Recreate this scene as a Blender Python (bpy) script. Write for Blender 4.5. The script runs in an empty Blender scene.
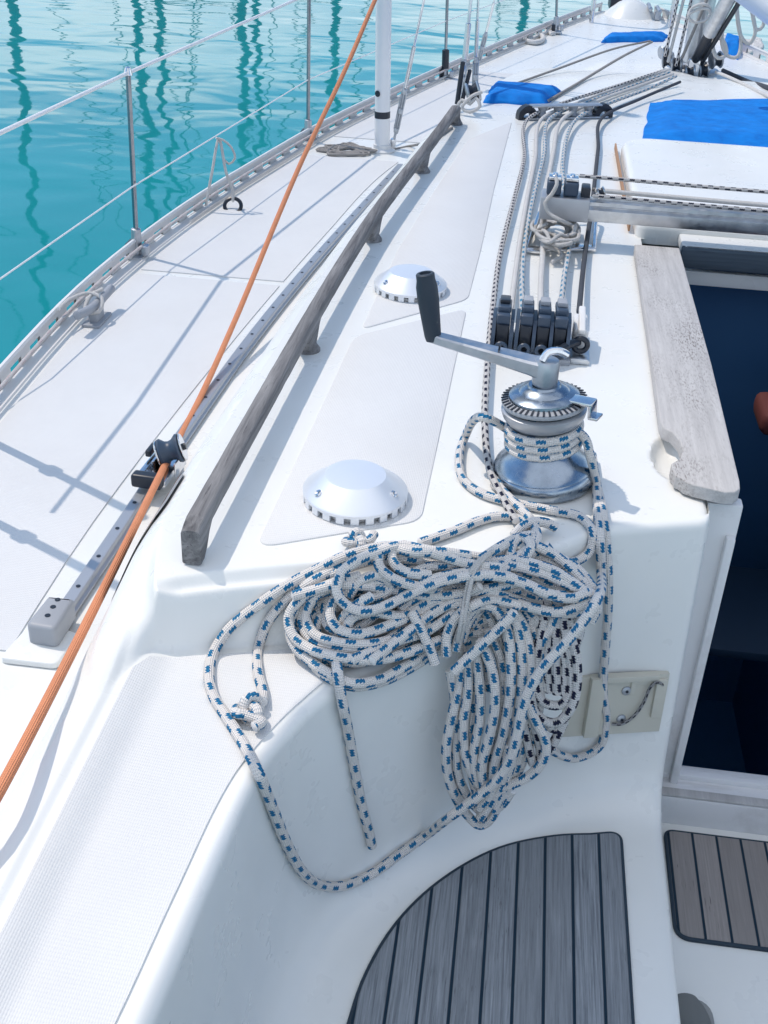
import bpy, bmesh, math, random
from mathutils import Vector, Matrix, noise
random.seed(7)
SC = bpy.context.scene
COL = SC.collection
R = math.radians

# ------------------------------------------------------------------ camera
FPX = 1150.0
V1 = Vector((174, 699, -FPX)).normalized()
NY = (FPX*FPX + 174*-90.0)/699
ZD = -Vector((-90.0, -NY, -FPX)).normalized()
XD = V1.cross(ZD).normalized()
CAM = Vector((0, 0, .75))
ROT = Matrix((XD, V1, ZD))            # camera vector -> world vector
cam_data = bpy.data.cameras.new('camera'); cam = bpy.data.objects.new('camera', cam_data)
COL.objects.link(cam); SC.camera = cam
M4 = ROT.to_4x4(); M4.translation = CAM; cam.matrix_world = M4
cam_data.sensor_fit = 'VERTICAL'; cam_data.sensor_height = 24; cam_data.lens = 24*FPX/1024
cam_data.clip_start = .02; cam_data.clip_end = 3000
cam_data.dof.use_dof = False

# ------------------------------------------------------------------ sun, sky, exposure
SUN_DIR = Vector((-.30, .13, .55)).normalized()
sun = bpy.data.lights.new('sun', 'SUN'); so = bpy.data.objects.new('sun', sun); COL.objects.link(so)
sun.energy = 2.65; sun.angle = R(.55); sun.color = (1, .885, .775)
so.rotation_euler = SUN_DIR.to_track_quat('Z', 'Y').to_euler()
W = bpy.data.worlds.new('World'); SC.world = W; W.use_nodes = True
nt = W.node_tree; nt.nodes.clear()
out = nt.nodes.new('ShaderNodeOutputWorld'); bg = nt.nodes.new('ShaderNodeBackground')
sky = nt.nodes.new('ShaderNodeTexSky'); sky.sky_type = 'NISHITA'; sky.sun_disc = False
sky.sun_elevation = math.asin(SUN_DIR.z); sky.sun_rotation = math.atan2(SUN_DIR.x, SUN_DIR.y)
sky.ozone_density = 1.5; sky.dust_density = .6
tc = nt.nodes.new('ShaderNodeTexCoord'); sep = nt.nodes.new('ShaderNodeSeparateXYZ')
nt.links.new(tc.outputs['Generated'], sep.inputs[0])
nz = nt.nodes.new('ShaderNodeTexNoise'); nz.inputs['Scale'].default_value = 2.6; nz.inputs['Detail'].default_value = 6
nz.inputs['Roughness'].default_value = .6
mp = nt.nodes.new('ShaderNodeMapping'); mp.inputs['Scale'].default_value = (1, 1, 2.6); mp.inputs['Location'].default_value = (.4, .1, 0)
nt.links.new(tc.outputs['Generated'], mp.inputs[0]); nt.links.new(mp.outputs[0], nz.inputs['Vector'])
# cloud bank low on the horizon, breaking up above about 14 degrees
el = nt.nodes.new('ShaderNodeMapRange'); el.inputs['From Min'].default_value = .17; el.inputs['From Max'].default_value = .27
el.inputs['To Min'].default_value = .62; el.inputs['To Max'].default_value = .22
nt.links.new(sep.outputs['Z'], el.inputs['Value'])
sb = nt.nodes.new('ShaderNodeMath'); sb.operation = 'ADD'
el2 = nt.nodes.new('ShaderNodeMapRange'); el2.inputs['From Min'].default_value = .60; el2.inputs['From Max'].default_value = .80
el2.inputs['To Min'].default_value = 0; el2.inputs['To Max'].default_value = .26; nt.links.new(sep.outputs['Z'], el2.inputs['Value'])
sb2 = nt.nodes.new('ShaderNodeMath'); sb2.operation = 'ADD'; nt.links.new(el.outputs[0], sb2.inputs[0]); nt.links.new(el2.outputs[0], sb2.inputs[1])
nt.links.new(nz.outputs['Fac'], sb.inputs[0]); nt.links.new(sb2.outputs[0], sb.inputs[1])
cm = nt.nodes.new('ShaderNodeMapRange'); cm.inputs['From Min'].default_value = .94; cm.inputs['From Max'].default_value = 1.10
nt.links.new(sb.outputs[0], cm.inputs['Value'])
mx = nt.nodes.new('ShaderNodeMix'); mx.data_type = 'RGBA'
tint = nt.nodes.new('ShaderNodeMix'); tint.data_type = 'RGBA'; tint.blend_type = 'MULTIPLY'; tint.inputs['Factor'].default_value = 1
nt.links.new(sky.outputs[0], tint.inputs['A']); tint.inputs['B'].default_value = (.76, 1.0, 1.13, 1)      # clear, deep blue summer air
nt.links.new(cm.outputs[0], mx.inputs['Factor']); nt.links.new(tint.outputs['Result'], mx.inputs['A'])
mx.inputs['B'].default_value = (8.5, 9.3, 10.2, 1)
nt.links.new(mx.outputs['Result'], bg.inputs['Color']); bg.inputs['Strength'].default_value = .15
nt.links.new(bg.outputs[0], out.inputs['Surface'])
SC.view_settings.view_transform = 'Standard'; SC.view_settings.look = 'None'
SC.view_settings.exposure = -.05; SC.view_settings.gamma = 1
SC.render.engine = 'CYCLES'

# ------------------------------------------------------------------ maths helpers
def ray(px, py): return (ROT.transposed().inverted() @ Vector((px-384, 512-py, -FPX))) if False else Vector((XD.dot(v), V1.dot(v), ZD.dot(v))) if (v := Vector((px-384, 512-py, -FPX))) else None
def U(px, py, z):
    d = ray(px, py); return CAM + d*((z-CAM.z)/d.z)
def UY(px, py, y):
    d = ray(px, py); return CAM + d*(y/d.y)
def sr(a, b, x):
    """ramp with only its ends rounded"""
    t = max(0, min(1, (x-a)/(b-a))); q = .22
    if t < q: return t*t/(2*q*(1-q))
    if t > 1-q: return 1-(1-t)**2/(2*q*(1-q))
    return (t-q/2)/(1-q)
def interp(pts, t):
    """smooth (monotone-ish cubic) interpolation of [(t, v), ...]"""
    n = len(pts)
    if t <= pts[0][0]: return pts[0][1]
    if t >= pts[-1][0]: return pts[-1][1]
    for i in range(n-1):
        if t <= pts[i+1][0]: break
    def sl(j):
        if j == 0: return (pts[1][1]-pts[0][1])/(pts[1][0]-pts[0][0])
        if j == n-1: return (pts[-1][1]-pts[-2][1])/(pts[-1][0]-pts[-2][0])
        return (pts[j+1][1]-pts[j-1][1])/(pts[j+1][0]-pts[j-1][0])
    h = pts[i+1][0]-pts[i][0]; s = (t-pts[i][0])/h
    a, b = pts[i][1], pts[i+1][1]; m0, m1 = sl(i)*h, sl(i+1)*h
    return a*(2*s**3-3*s*s+1)+m0*(s**3-2*s*s+s)+b*(-2*s**3+3*s*s)+m1*(s**3-s*s)
def ss(a, b, x):
    t = max(0, min(1, (x-a)/(b-a))); return t*t*(3-2*t)
def catmull(P, step=.006, closed=False):
    """dense smooth curve through the points"""
    P = [Vector(p) for p in P]; n = len(P); out = []
    rng = range(n) if closed else range(n-1)
    for i in rng:
        if closed: p0, p1, p2, p3 = P[(i-1) % n], P[i], P[(i+1) % n], P[(i+2) % n]
        else:
            p1, p2 = P[i], P[i+1]
            p0 = P[i-1] if i else p1*2-p2
            p3 = P[i+2] if i+2 < n else p2*2-p1
        d01 = max((p1-p0).length, 1e-5)**.5; d12 = max((p2-p1).length, 1e-5)**.5; d23 = max((p3-p2).length, 1e-5)**.5
        m1 = (p2-p1) + ((p1-p0)/d01-(p2-p0)/(d01+d12))*d12
        m2 = (p2-p1) + ((p3-p2)/d23-(p3-p1)/(d12+d23))*d12
        k = max(2, int((p2-p1).length/step))
        for j in range(k):
            s = j/k
            out.append(p1*(2*s**3-3*s*s+1)+m1*(s**3-2*s*s+s)+p2*(-2*s**3+3*s*s)+m2*(s**3-s*s))
    if not closed: out.append(P[-1])
    return out

# ------------------------------------------------------------------ hull lines (metres; x to starboard, y forward, z = 0 on the coachroof)
XC = .48
SHEER = [(-.5, -.80), (.6, -.90), (1.84, -.955), (2.4, -.965), (2.95, -.92), (3.5, -.83), (4.1, -.70), (4.7, -.505), (5.3, -.28), (5.9, -.04), (6.5, .20), (6.85, .36), (7.0, .44)]
XB = [(-.5, -.51), (1.0, -.515), (1.5, -.518), (2.24, -.475), (3.0, -.405), (3.7, -.32), (4.5, -.10), (5.2, .14), (5.7, .34)]
XT = [(-.5, -.412), (.6, -.410), (.95, -.402), (1.12, -.388), (1.3, -.381), (1.68, -.362), (2.25, -.335), (2.78, -.285), (3.3, -.235), (3.8, -.13), (4.5, .06), (5.2, .30), (5.7, .42)]
YE = [(-.45, .975), (-.40, .99), (-.36, 1.005), (-.31, 1.027), (-.25, 1.050), (-.20, 1.068), (-.1, 1.10), (0, 1.13), (.1, 1.17), (.3, 1.235)]
def zdeck(y): return -.25 + .10*ss(3.6, 7.2, y)
def kroof(y): return 1-ss(4.0, 5.7, y)
def H(x, y, coam=True):
    if x > XC: x = 2*XC-x
    zd = zdeck(y); xb = interp(XB, y); xt = interp(XT, y)
    top = zd+(0-zd)*kroof(y)
    if y < 1.35:
        # coaming: the moulding drops from the coachroof to the winch ledge
        e = interp(YE, x)
        q = ss(-.394, -.352, x); lo = .88+(e-.024-.88)*q; hi = 1.16+(e-1.16)*q; w1 = ss(-.37, -.33, x)
        dr = .013*(1-sr(e+.006, e+.019, y))*w1 + (.062+.010*ss(-.385, -.22, x))*(1-sr(lo, hi, y)) + .004*ss(-.385, -.375, x)*(1-ss(.94, 1.0, y))
        top -= dr
    if 1.35 < y < 1.52 and x > .19:      # finger pocket beside the hatch board
        d2 = ((x-.243)/.025)**2+((y-1.432)/.062)**2
        if d2 < 1: top -= .020*(1-d2*d2)**1.0
    s = max(0, min(1, (x-xb)/(xt-xb)))
    f = s - .10*math.sin(2*math.pi*s)
    return zd+(top-zd)*f
def S(px, py, dz=0.0):
    """where the line of sight meets the moulded deck"""
    d = ray(px, py).normalized()
    t = .5
    while t < 12:
        p = CAM+d*t
        if p.z < H(p.x, p.y)+dz: break
        t += .02
    a, b = t-.02, t
    for _ in range(18):
        m = (a+b)/2; p = CAM+d*m
        if p.z < H(p.x, p.y)+dz: b = m
        else: a = m
    return CAM+d*b

# ------------------------------------------------------------------ object helpers
def tag(o, label=None, cat=None, group=None, kind=None):
    if label: o['label'] = label
    if cat: o['category'] = cat
    if group: o['group'] = group
    if kind: o['kind'] = kind
    return o
def empty(name, loc, label=None, cat=None, group=None, kind=None):
    o = bpy.data.objects.new(name, None); COL.objects.link(o); o.location = loc; o.empty_display_size = .05
    return tag(o, label, cat, group, kind)
def link(name, bm, mat, parent=None, smooth=35, loc=None):
    me = bpy.data.meshes.new(name); bm.to_mesh(me); bm.free()
    for p in me.polygons: p.use_smooth = True
    if smooth: me.set_sharp_from_angle(angle=R(smooth))
    me.materials.append(mat)
    o = bpy.data.objects.new(name, me); COL.objects.link(o)
    if parent is not None:
        o.parent = parent
        # vertices are given in world coordinates, so take the parent's place out
        o.location = -Vector(parent_loc(parent))
    return o
def parent_loc(p):
    l = Vector(p.location)
    while p.parent: p = p.parent; l += Vector(p.location)
    return l
def grid(bm, rows, closed=False, flip=False):
    vs = [[bm.verts.new(p) for p in r] for r in rows]
    n = len(rows[0])
    for i in range(len(rows)-1):
        for j in range(n if closed else n-1):
            a, b, c, d = vs[i][j], vs[i][(j+1) % n], vs[i+1][(j+1) % n], vs[i+1][j]
            try: bm.faces.new((d, c, b, a) if flip else (a, b, c, d))
            except ValueError: pass
    return vs
def fix(bm): bmesh.ops.recalc_face_normals(bm, faces=bm.faces[:])
def box(bm, c, size, rot=None, bev=.0, seg=2):
    tmp = bmesh.new(); bmesh.ops.create_cube(tmp, size=1)
    bmesh.ops.scale(tmp, vec=size, verts=tmp.verts)
    if bev: bmesh.ops.bevel(tmp, geom=tmp.edges[:], offset=bev, segments=seg, profile=.6, affect='EDGES')
    M = (rot.to_4x4() if rot is not None else Matrix.Identity(4)); M = Matrix.Translation(c) @ M
    bmesh.ops.transform(tmp, matrix=M, verts=tmp.verts)
    join(bm, tmp)
def join(bm, tmp):
    me = bpy.data.meshes.new('t'); tmp.to_mesh(me); tmp.free(); bm.from_mesh(me); bpy.data.meshes.remove(me)
def frame(axis, up=Vector((0, 0, 1))):
    z = Vector(axis).normalized()
    x = up.cross(z)
    if x.length < 1e-4: x = Vector((1, 0, 0)).cross(z)
    x.normalize(); y = z.cross(x)
    return Matrix((x, y, z)).transposed()
def tube(bm, path, r, seg=8, caps=True, radii=None, flat=1.0):
    """swept tube with uv: u round, v length in metres"""
    uvl = bm.loops.layers.uv.verify()
    n = len(path); L = [0]
    for i in range(1, n): L.append(L[-1]+(path[i]-path[i-1]).length)
    t0 = (path[1]-path[0]).normalized(); nrm = t0.orthogonal().normalized()
    rings = []; prev = t0
    for i in range(n):
        t = (path[min(i+1, n-1)]-path[max(i-1, 0)])
        t = t.normalized() if t.length > 1e-7 else prev
        q = prev.rotation_difference(t); nrm = q @ nrm; nrm = (nrm-t*nrm.dot(t)).normalized(); b = t.cross(nrm); prev = t
        rr = radii[i] if radii else r
        rings.append([bm.verts.new(path[i]+nrm*(math.cos(2*math.pi*k/seg)*rr)+b*(math.sin(2*math.pi*k/seg)*rr*flat)) for k in range(seg)])
    for i in range(n-1):
        for k in range(seg):
            k2 = (k+1) % seg
            f = bm.faces.new((rings[i][k], rings[i][k2], rings[i+1][k2], rings[i+1][k]))
            for lp, (uu, vv) in zip(f.loops, ((k/seg, L[i]), ((k+1)/seg, L[i]), ((k+1)/seg, L[i+1]), (k/seg, L[i+1]))): lp[uvl].uv = (uu, vv)
    if caps:
        for ring, c, sgn in ((rings[0], path[0], -1), (rings[-1], path[-1], 1)):
            t = (path[1]-path[0]).normalized() if sgn < 0 else (path[-1]-path[-2]).normalized()
            rr = (radii[0] if sgn < 0 else radii[-1]) if radii else r
            cv = bm.verts.new(c+t*sgn*rr*.45)
            for k in range(seg):
                a, b2 = ring[k], ring[(k+1) % seg]
                f = bm.faces.new((cv, b2, a) if sgn < 0 else (cv, a, b2))
                for lp in f.loops: lp[uvl].uv = (.5, 0)
def rod(bm, a, b, r, seg=12, r2=None): tube(bm, [Vector(a), Vector(b)], r, seg, True, [r, r2 if r2 else r])
def lathe(bm, prof, c, axis=(0, 0, 1), seg=48):
    Fm = frame(axis); c = Vector(c)
    rows = []
    for r, z in prof:
        rows.append([c+Fm @ Vector((math.cos(2*math.pi*k/seg)*r, math.sin(2*math.pi*k/seg)*r, z)) for k in range(seg)])
    grid(bm, rows, closed=True)
    fix(bm)
def prism(bm, poly, z0, z1, bev=0.0, seg=3):
    """vertical prism over a polygon [(x, y)]"""
    tmp = bmesh.new()
    a = [tmp.verts.new((x, y, z0)) for x, y in poly]; f = tmp.faces.new(a)
    r = bmesh.ops.extrude_face_region(tmp, geom=[f]); vv = [g for g in r['geom'] if isinstance(g, bmesh.types.BMVert)]
    for v in vv: v.co.z = z1
    fix(tmp)
    if bev:
        top = [e for e in tmp.edges if all(abs(v.co.z-z1) < 1e-6 for v in e.verts)]
        bmesh.ops.bevel(tmp, geom=top, offset=bev, segments=seg, profile=.5, affect='EDGES')
    join(bm, tmp)
def rounded(poly, r, n=6):
    """round the corners of a closed polygon"""
    P = [Vector((p[0], p[1])) for p in poly]; out = []; m = len(P)
    for i in range(m):
        a, b, c = P[i-1], P[i], P[(i+1) % m]
        rr = r[i] if isinstance(r, (list, tuple)) else r
        if rr <= 0: out.append(b); continue
        d1 = (a-b); d2 = (c-b); q = min(rr, d1.length*.45, d2.length*.45)
        s = b+d1.normalized()*q; e = b+d2.normalized()*q
        for k in range(n+1):
            t = k/n; out.append(s*(1-t)**2+b*2*t*(1-t)+e*t*t)
    return [(p.x, p.y) for p in out]

# ------------------------------------------------------------------ materials
def mat(name, col, rough=.5, metal=0, spec=.5, coat=0):
    m = bpy.data.materials.new(name); m.use_nodes = True
    b = m.node_tree.nodes['Principled BSDF']
    b.inputs['Base Color'].default_value = (*col, 1); b.inputs['Roughness'].default_value = rough
    b.inputs['Metallic'].default_value = metal; b.inputs['Specular IOR Level'].default_value = spec
    b.inputs['Coat Weight'].default_value = coat; b.inputs['Coat Roughness'].default_value = .08
    return m
class N:
    """tiny node helper"""
    def __init__(s, m): s.m = m; s.t = m.node_tree; s.b = s.t.nodes['Principled BSDF']
    def new(s, typ, **kw):
        n = s.t.nodes.new('ShaderNode'+typ)
        for k, v in kw.items():
            if k in n.inputs: n.inputs[k].default_value = v
            else: setattr(n, k, v)
        return n
    def l(s, a, b): s.t.links.new(a, b)
    def math(s, op, a, b=None, c=None):
        n = s.t.nodes.new('ShaderNodeMath'); n.operation = op
        for i, v in enumerate((a, b, c)):
            if v is None: continue
            if isinstance(v, (int, float)): n.inputs[i].default_value = v
            else: s.l(v, n.inputs[i])
        return n.outputs[0]
    def mixc(s, fac, a, b):
        n = s.t.nodes.new('ShaderNodeMix'); n.data_type = 'RGBA'
        for key, v in (('Factor', fac), ('A', a), ('B', b)):
            if isinstance(v, (int, float)): n.inputs[key].default_value = v
            elif isinstance(v, tuple): n.inputs[key].default_value = (*v, 1)
            else: s.l(v, n.inputs[key])
        return n.outputs['Result']
    def rng(s, v, a, b, c=0., d=1.):
        n = s.t.nodes.new('ShaderNodeMapRange'); s.l(v, n.inputs['Value'])
        for k, q in (('From Min', a), ('From Max', b), ('To Min', c), ('To Max', d)): n.inputs[k].default_value = q
        return n.outputs[0]
    def noise(s, vec, scale, detail=4, rough=.55, dist=0):
        n = s.new('TexNoise'); n.inputs['Scale'].default_value = scale; n.inputs['Detail'].default_value = detail
        n.inputs['Roughness'].default_value = rough; n.inputs['Distortion'].default_value = dist
        if vec is not None: s.l(vec, n.inputs['Vector'])
        return n.outputs['Fac']
    def geo(s, sc=(1, 1, 1)):
        g = s.new('NewGeometry'); m = s.new('Mapping'); m.inputs['Scale'].default_value = sc
        s.l(g.outputs['Position'], m.inputs[0]); return m.outputs[0]
    def bump(s, h, strength=.5, dist=.002):
        n = s.new('Bump'); n.inputs['Strength'].default_value = strength; n.inputs['Distance'].default_value = dist
        s.l(h, n.inputs['Height']); s.l(n.outputs[0], s.b.inputs['Normal']); return n

def gelcoat(name, col, rough):
    m = mat(name, col, rough); n = N(m); p = n.geo()
    a = n.noise(p, 3.5, 5); c = n.rng(a, .35, .7)
    d = n.noise(n.geo((18, 18, 18)), 1, 3, .6)
    spots = n.rng(n.noise(p, 140, 2), .74, .80)
    base = n.mixc(c, (col[0]*.94, col[1]*.935, col[2]*.92), col)
    base = n.mixc(n.math('MULTIPLY', spots, .0), base, (.5, .48, .46))
    n.l(base, n.b.inputs['Base Color']); n.l(n.rng(d, .3, .7, rough*.8, rough*1.25), n.b.inputs['Roughness'])
    return m
M_gel = gelcoat('white_gelcoat', (.81, .82, .80), .30)
def stained():
    m = mat('stained_gelcoat', (.74, .74, .74), .4); n = N(m); p = n.geo((1, 1, 1))
    st = n.rng(n.noise(n.geo((6, 40, 5)), 1.2, 6, .7), .52, .72)
    n.l(n.mixc(n.math('MULTIPLY', st, .45), (.74, .74, .745), (.38, .35, .32)), n.b.inputs['Base Color'])
    return m
M_stain = stained()
def nonskid():
    m = mat('moulded_nonskid', (.70, .705, .72), .62); n = N(m)
    g = n.new('NewGeometry'); sp = n.new('SeparateXYZ'); n.l(g.outputs['Position'], sp.inputs[0])
    k = 2*math.pi/.0046
    a = n.math('SINE', n.math('MULTIPLY', n.math('ADD', sp.outputs['X'], n.math('MULTIPLY', sp.outputs['Y'], .55)), k))
    b = n.math('SINE', n.math('MULTIPLY', n.math('SUBTRACT', sp.outputs['X'], n.math('MULTIPLY', sp.outputs['Y'], .55)), k))
    h = n.math('MULTIPLY', a, b)
    # pattern fades with distance so that it never aliases: the grooves fill in on the worn foredeck
    dirt = n.rng(n.noise(n.geo(), 5, 5, .65), .35, .75)
    base = n.mixc(dirt, (.70, .708, .705), (.665, .67, .665))
    base = n.mixc(n.math('MULTIPLY', n.rng(h, -.2, -.8), .30), base, (.50, .50, .52))
    n.l(base, n.b.inputs['Base Color']); n.bump(h, .35, .0006)
    return m
M_non = nonskid()
def wood(name, c1, c2, dark, sc, crack=.5, axis_y=True):
    m = mat(name, c1, .8, spec=.25); n = N(m)
    s = (sc, sc*.05, sc) if axis_y else (sc*.05, sc, sc)
    v = n.geo(s); g = n.noise(v, 1, 8, .7, .6); g2 = n.noise(n.geo(tuple(x*.25 for x in s)), 1, 3)
    fine = n.noise(n.geo(tuple(x*3 for x in s)), 1, 4, .7)
    base = n.mixc(n.rng(g, .3, .7), c1, c2)
    base = n.mixc(n.math('MULTIPLY', n.rng(fine, .60, .70), crack), base, dark)
    base = n.mixc(n.rng(g2, .5, .8, 0, .35), base, dark)
    n.l(base, n.b.inputs['Base Color']); n.bump(n.math('ADD', g, fine), .7, .0015)
    return m
M_rail = wood('weathered_teak_rail', (.33, .325, .325), (.085, .084, .09), (.02, .02, .024), 90, .85)
def board():
    m = mat('weathered_teak_board', (.5, .49, .48), .85, spec=.2); n = N(m)
    f = n.noise(n.geo((260, 60, 260)), 1, 4, .6); g = n.noise(n.geo((90, 5, 90)), 1, 6, .7)
    patch = n.rng(n.noise(n.geo((9, 4, 9)), 1, 3), .50, .66)
    spots = n.math('MULTIPLY', n.rng(n.noise(n.geo((420, 110, 420)), 1, 3, .6), .50, .62), patch)
    base = n.mixc(n.rng(g, .3, .7), (.55, .54, .53), (.40, .39, .385))
    base = n.mixc(n.math('MULTIPLY', n.rng(f, .55, .7), .35), base, (.34, .33, .32))
    base = n.mixc(n.math('MULTIPLY', spots, .75), base, (.14, .12, .11))
    n.l(base, n.b.inputs['Base Color']); n.bump(n.math('ADD', f, g), .5, .0008)
    return m
M_board = board()
def planks(name, x0, pitch, c1, c2, angle=0.0):
    m = mat(name, c1, .85, spec=.2); n = N(m)
    g = n.new('NewGeometry'); sp = n.new('SeparateXYZ'); n.l(g.outputs['Position'], sp.inputs[0])
    q = n.math('DIVIDE', n.math('SUBTRACT', sp.outputs['X'], x0), pitch)
    fr = n.math('FRACT', q); idx = n.math('FLOOR', q)
    d = n.math('ABSOLUTE', n.math('SUBTRACT', fr, .5))
    seam = n.rng(d, .5-.0023/pitch, .5-.0015/pitch)
    wn = n.new('TexWhiteNoise', noise_dimensions='1D'); n.l(idx, wn.inputs['W'])
    cx = n.new('CombineXYZ'); n.l(n.math('ADD', sp.outputs['X'], n.math('MULTIPLY', wn.outputs[0], 3.0)), cx.inputs[0]); n.l(sp.outputs['Y'], cx.inputs[1])
    mp = n.new('Mapping'); mp.inputs['Scale'].default_value = (330, 9, 1); n.l(cx.outputs[0], mp.inputs[0])
    gr = n.noise(mp.outputs[0], 1, 6, .7, .4)
    mp2 = n.new('Mapping'); mp2.inputs['Scale'].default_value = (700, 26, 1); n.l(cx.outputs[0], mp2.inputs[0])
    sp2 = n.rng(n.noise(mp2.outputs[0], 1, 3, .6), .62, .68)
    big = n.noise(n.geo((14, 9, 1)), 1, 4)
    base = n.mixc(n.rng(gr, .28, .72), c1, c2)
    base = n.mixc(n.math('MULTIPLY', wn.outputs[0], .50), base, tuple(x*.55 for x in c1))
    base = n.mixc(n.math('MULTIPLY', sp2, n.rng(big, .48, .62)), base, (.03, .028, .03))
    base = n.mixc(n.rng(big, .5, .8, 0, .3), base, c2)
    base = n.mixc(seam, base, (.012, .030, .050))
    n.l(base, n.b.inputs['Base Color']); n.bump(n.math('SUBTRACT', gr, seam), .6, .0012)
    return m
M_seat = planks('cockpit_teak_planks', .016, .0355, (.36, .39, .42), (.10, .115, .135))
M_step = planks('step_teak_planks', .318, .0355, (.36, .335, .32), (.24, .22, .215))
M_caulk = mat('black_caulking', (.012, .030, .050), .6)
def metal(name, col, rough, streak=0):
    m = mat(name, col, rough, 1); n = N(m); d = n.noise(n.geo((60, 60, 60)), 1, 4)
    n.l(n.rng(d, .3, .7, rough*.75, rough*1.5), n.b.inputs['Roughness'])
    s = n.noise(n.geo((25, 25, 25)), 1, 5, .65)
    n.l(n.mixc(n.rng(s, .45, .8), col, tuple(x*.7 for x in col)), n.b.inputs['Base Color'])
    return m
M_steel = metal('stainless_steel', (.72, .73, .75), .16)
M_chrome = metal('satin_chrome_winch', (.33, .39, .46), .22)
M_cast = metal('cast_alloy', (.47, .50, .54), .38)
M_alu = metal('anodised_aluminium', (.66, .68, .70), .38)
M_vent = mat('satin_vent_alloy', (.80, .83, .87), .42, .55)
M_rail_alu = mat('painted_toe_rail', (.72, .715, .70), .45)
M_track = mat('anodised_track', (.42, .44, .47), .42, .7)
M_black = mat('black_plastic', (.012, .018, .030), .38)
M_navy = mat('dark_blue_grey_plastic', (.035, .06, .10), .42)
M_grip = mat('black_rubber_grip', (.022, .034, .052), .5)
M_grey = mat('grey_plastic', (.33, .35, .38), .5)
M_stan = metal('stanchion_steel', (.30, .32, .35), .12)
M_white = mat('white_plastic', (.74, .74, .73), .4)
M_wpaint = mat('white_painted_tube', (.80, .80, .80), .3)
M_cream = mat('cream_plastic', (.56, .54, .46), .5)
M_glass = mat('dark_window', (.01, .02, .035), .08)
def cloth():
    m = mat('blue_canvas', (.008, .16, .60), .8, spec=.2); n = N(m)
    g = n.noise(n.geo((25, 25, 25)), 1, 5, .6)
    n.l(n.mixc(n.rng(g, .3, .75), (.004, .235, .72), (.003, .14, .50)), n.b.inputs['Base Color'])
    n.bump(g, .6, .006); return m
M_blue = cloth()
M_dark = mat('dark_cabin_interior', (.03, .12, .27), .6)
M_cush = mat('red_cushion', (.10, .022, .02), .8)
def translucent_cloth():  # cloth of the added canopy, passing sun as soft fill into the cockpit
    m = bpy.data.materials.new('added_canopy_cloth'); m.use_nodes = True; t = m.node_tree; t.nodes.clear()
    o = t.nodes.new('ShaderNodeOutputMaterial'); mx_ = t.nodes.new('ShaderNodeMixShader'); a = t.nodes.new('ShaderNodeBsdfDiffuse'); b = t.nodes.new('ShaderNodeBsdfTranslucent')
    a.inputs['Color'].default_value = (.85, .86, .88, 1); b.inputs['Color'].default_value = (.96, .94, .91, 1); mx_.inputs[0].default_value = .88
    t.links.new(a.outputs[0], mx_.inputs[1]); t.links.new(b.outputs[0], mx_.inputs[2]); t.links.new(mx_.outputs[0], o.inputs['Surface']); return m
M_canopy = translucent_cloth()
M_rust = mat('brown_wood_strip', (.40, .22, .12), .7)
def rope_mat(name, c, fleck=None, pitch=.030, nf=4, duty=.46, braid=.0022, width=.62):
    m = mat(name, c, .85, spec=.2); n = N(m)
    uv = n.new('UVMap'); sp = n.new('SeparateXYZ'); n.l(uv.outputs[0], sp.inputs[0])
    u, v = sp.outputs['X'], sp.outputs['Y']
    ku = 2*math.pi*8; kv = 2*math.pi/(braid*2.4)
    a = n.math('SINE', n.math('ADD', n.math('MULTIPLY', u, ku), n.math('MULTIPLY', v, kv)))
    b = n.math('SINE', n.math('SUBTRACT', n.math('MULTIPLY', u, ku), n.math('MULTIPLY', v, kv)))
    h = n.math('MULTIPLY', a, b)
    dirt = n.rng(n.noise(n.geo((40, 40, 40)), 1, 4), .35, .75)
    base = n.mixc(n.math('MULTIPLY', dirt, .5), c, tuple(x*.8 for x in c))
    base = n.mixc(n.rng(h, -.15, -.9, 0, .42), base, tuple(x*.5 for x in c))
    if fleck:
        ug = n.math('ADD', n.math('MULTIPLY', u, nf), n.math('MULTIPLY', v, 3.0))
        cell = n.math('FLOOR', ug); fu = n.math('FRACT', ug)
        odd = n.math('FRACT', n.math('MULTIPLY', cell, .5))
        jag = n.math('MULTIPLY', n.math('SUBTRACT', n.math('FRACT', n.math('MULTIPLY', v, 1/(pitch*.16))), .5), .24)
        vv = n.math('FRACT', n.math('ADD', n.math('DIVIDE', v, pitch), odd))
        inv = n.math('LESS_THAN', vv, duty)
        cen = n.math('ABSOLUTE', n.math('ADD', n.math('SUBTRACT', fu, .5), jag))
        inu = n.math('LESS_THAN', cen, width/2)
        mask = n.math('MULTIPLY', inv, inu)
        fcol = n.mixc(n.rng(h, -.2, -.9, 0, .6), fleck, tuple(x*.4 for x in fleck))
        base = n.mixc(mask, base, fcol)
    n.l(base, n.b.inputs['Base Color']); n.bump(h, .8, .0010)
    return m
M_rblue = rope_mat('blue_flecked_braid', (.83, .80, .765), (.022, .185, .37), pitch=.027, duty=.43, width=.54)
M_rblk = rope_mat('black_flecked_braid', (.72, .70, .68), (.015, .02, .05), pitch=.022, nf=4)
M_rpale = rope_mat('pale_blue_flecked_braid', (.74, .73, .72), (.10, .32, .48), pitch=.03)
M_rwhite = rope_mat('white_braid', (.80, .78, .75))
M_rgrey = rope_mat('weathered_grey_line', (.42, .40, .38))
M_rorange = rope_mat('orange_braid', (.84, .34, .18), braid=.0028)
M_rdark = rope_mat('dark_grey_line', (.10, .11, .13))
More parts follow.
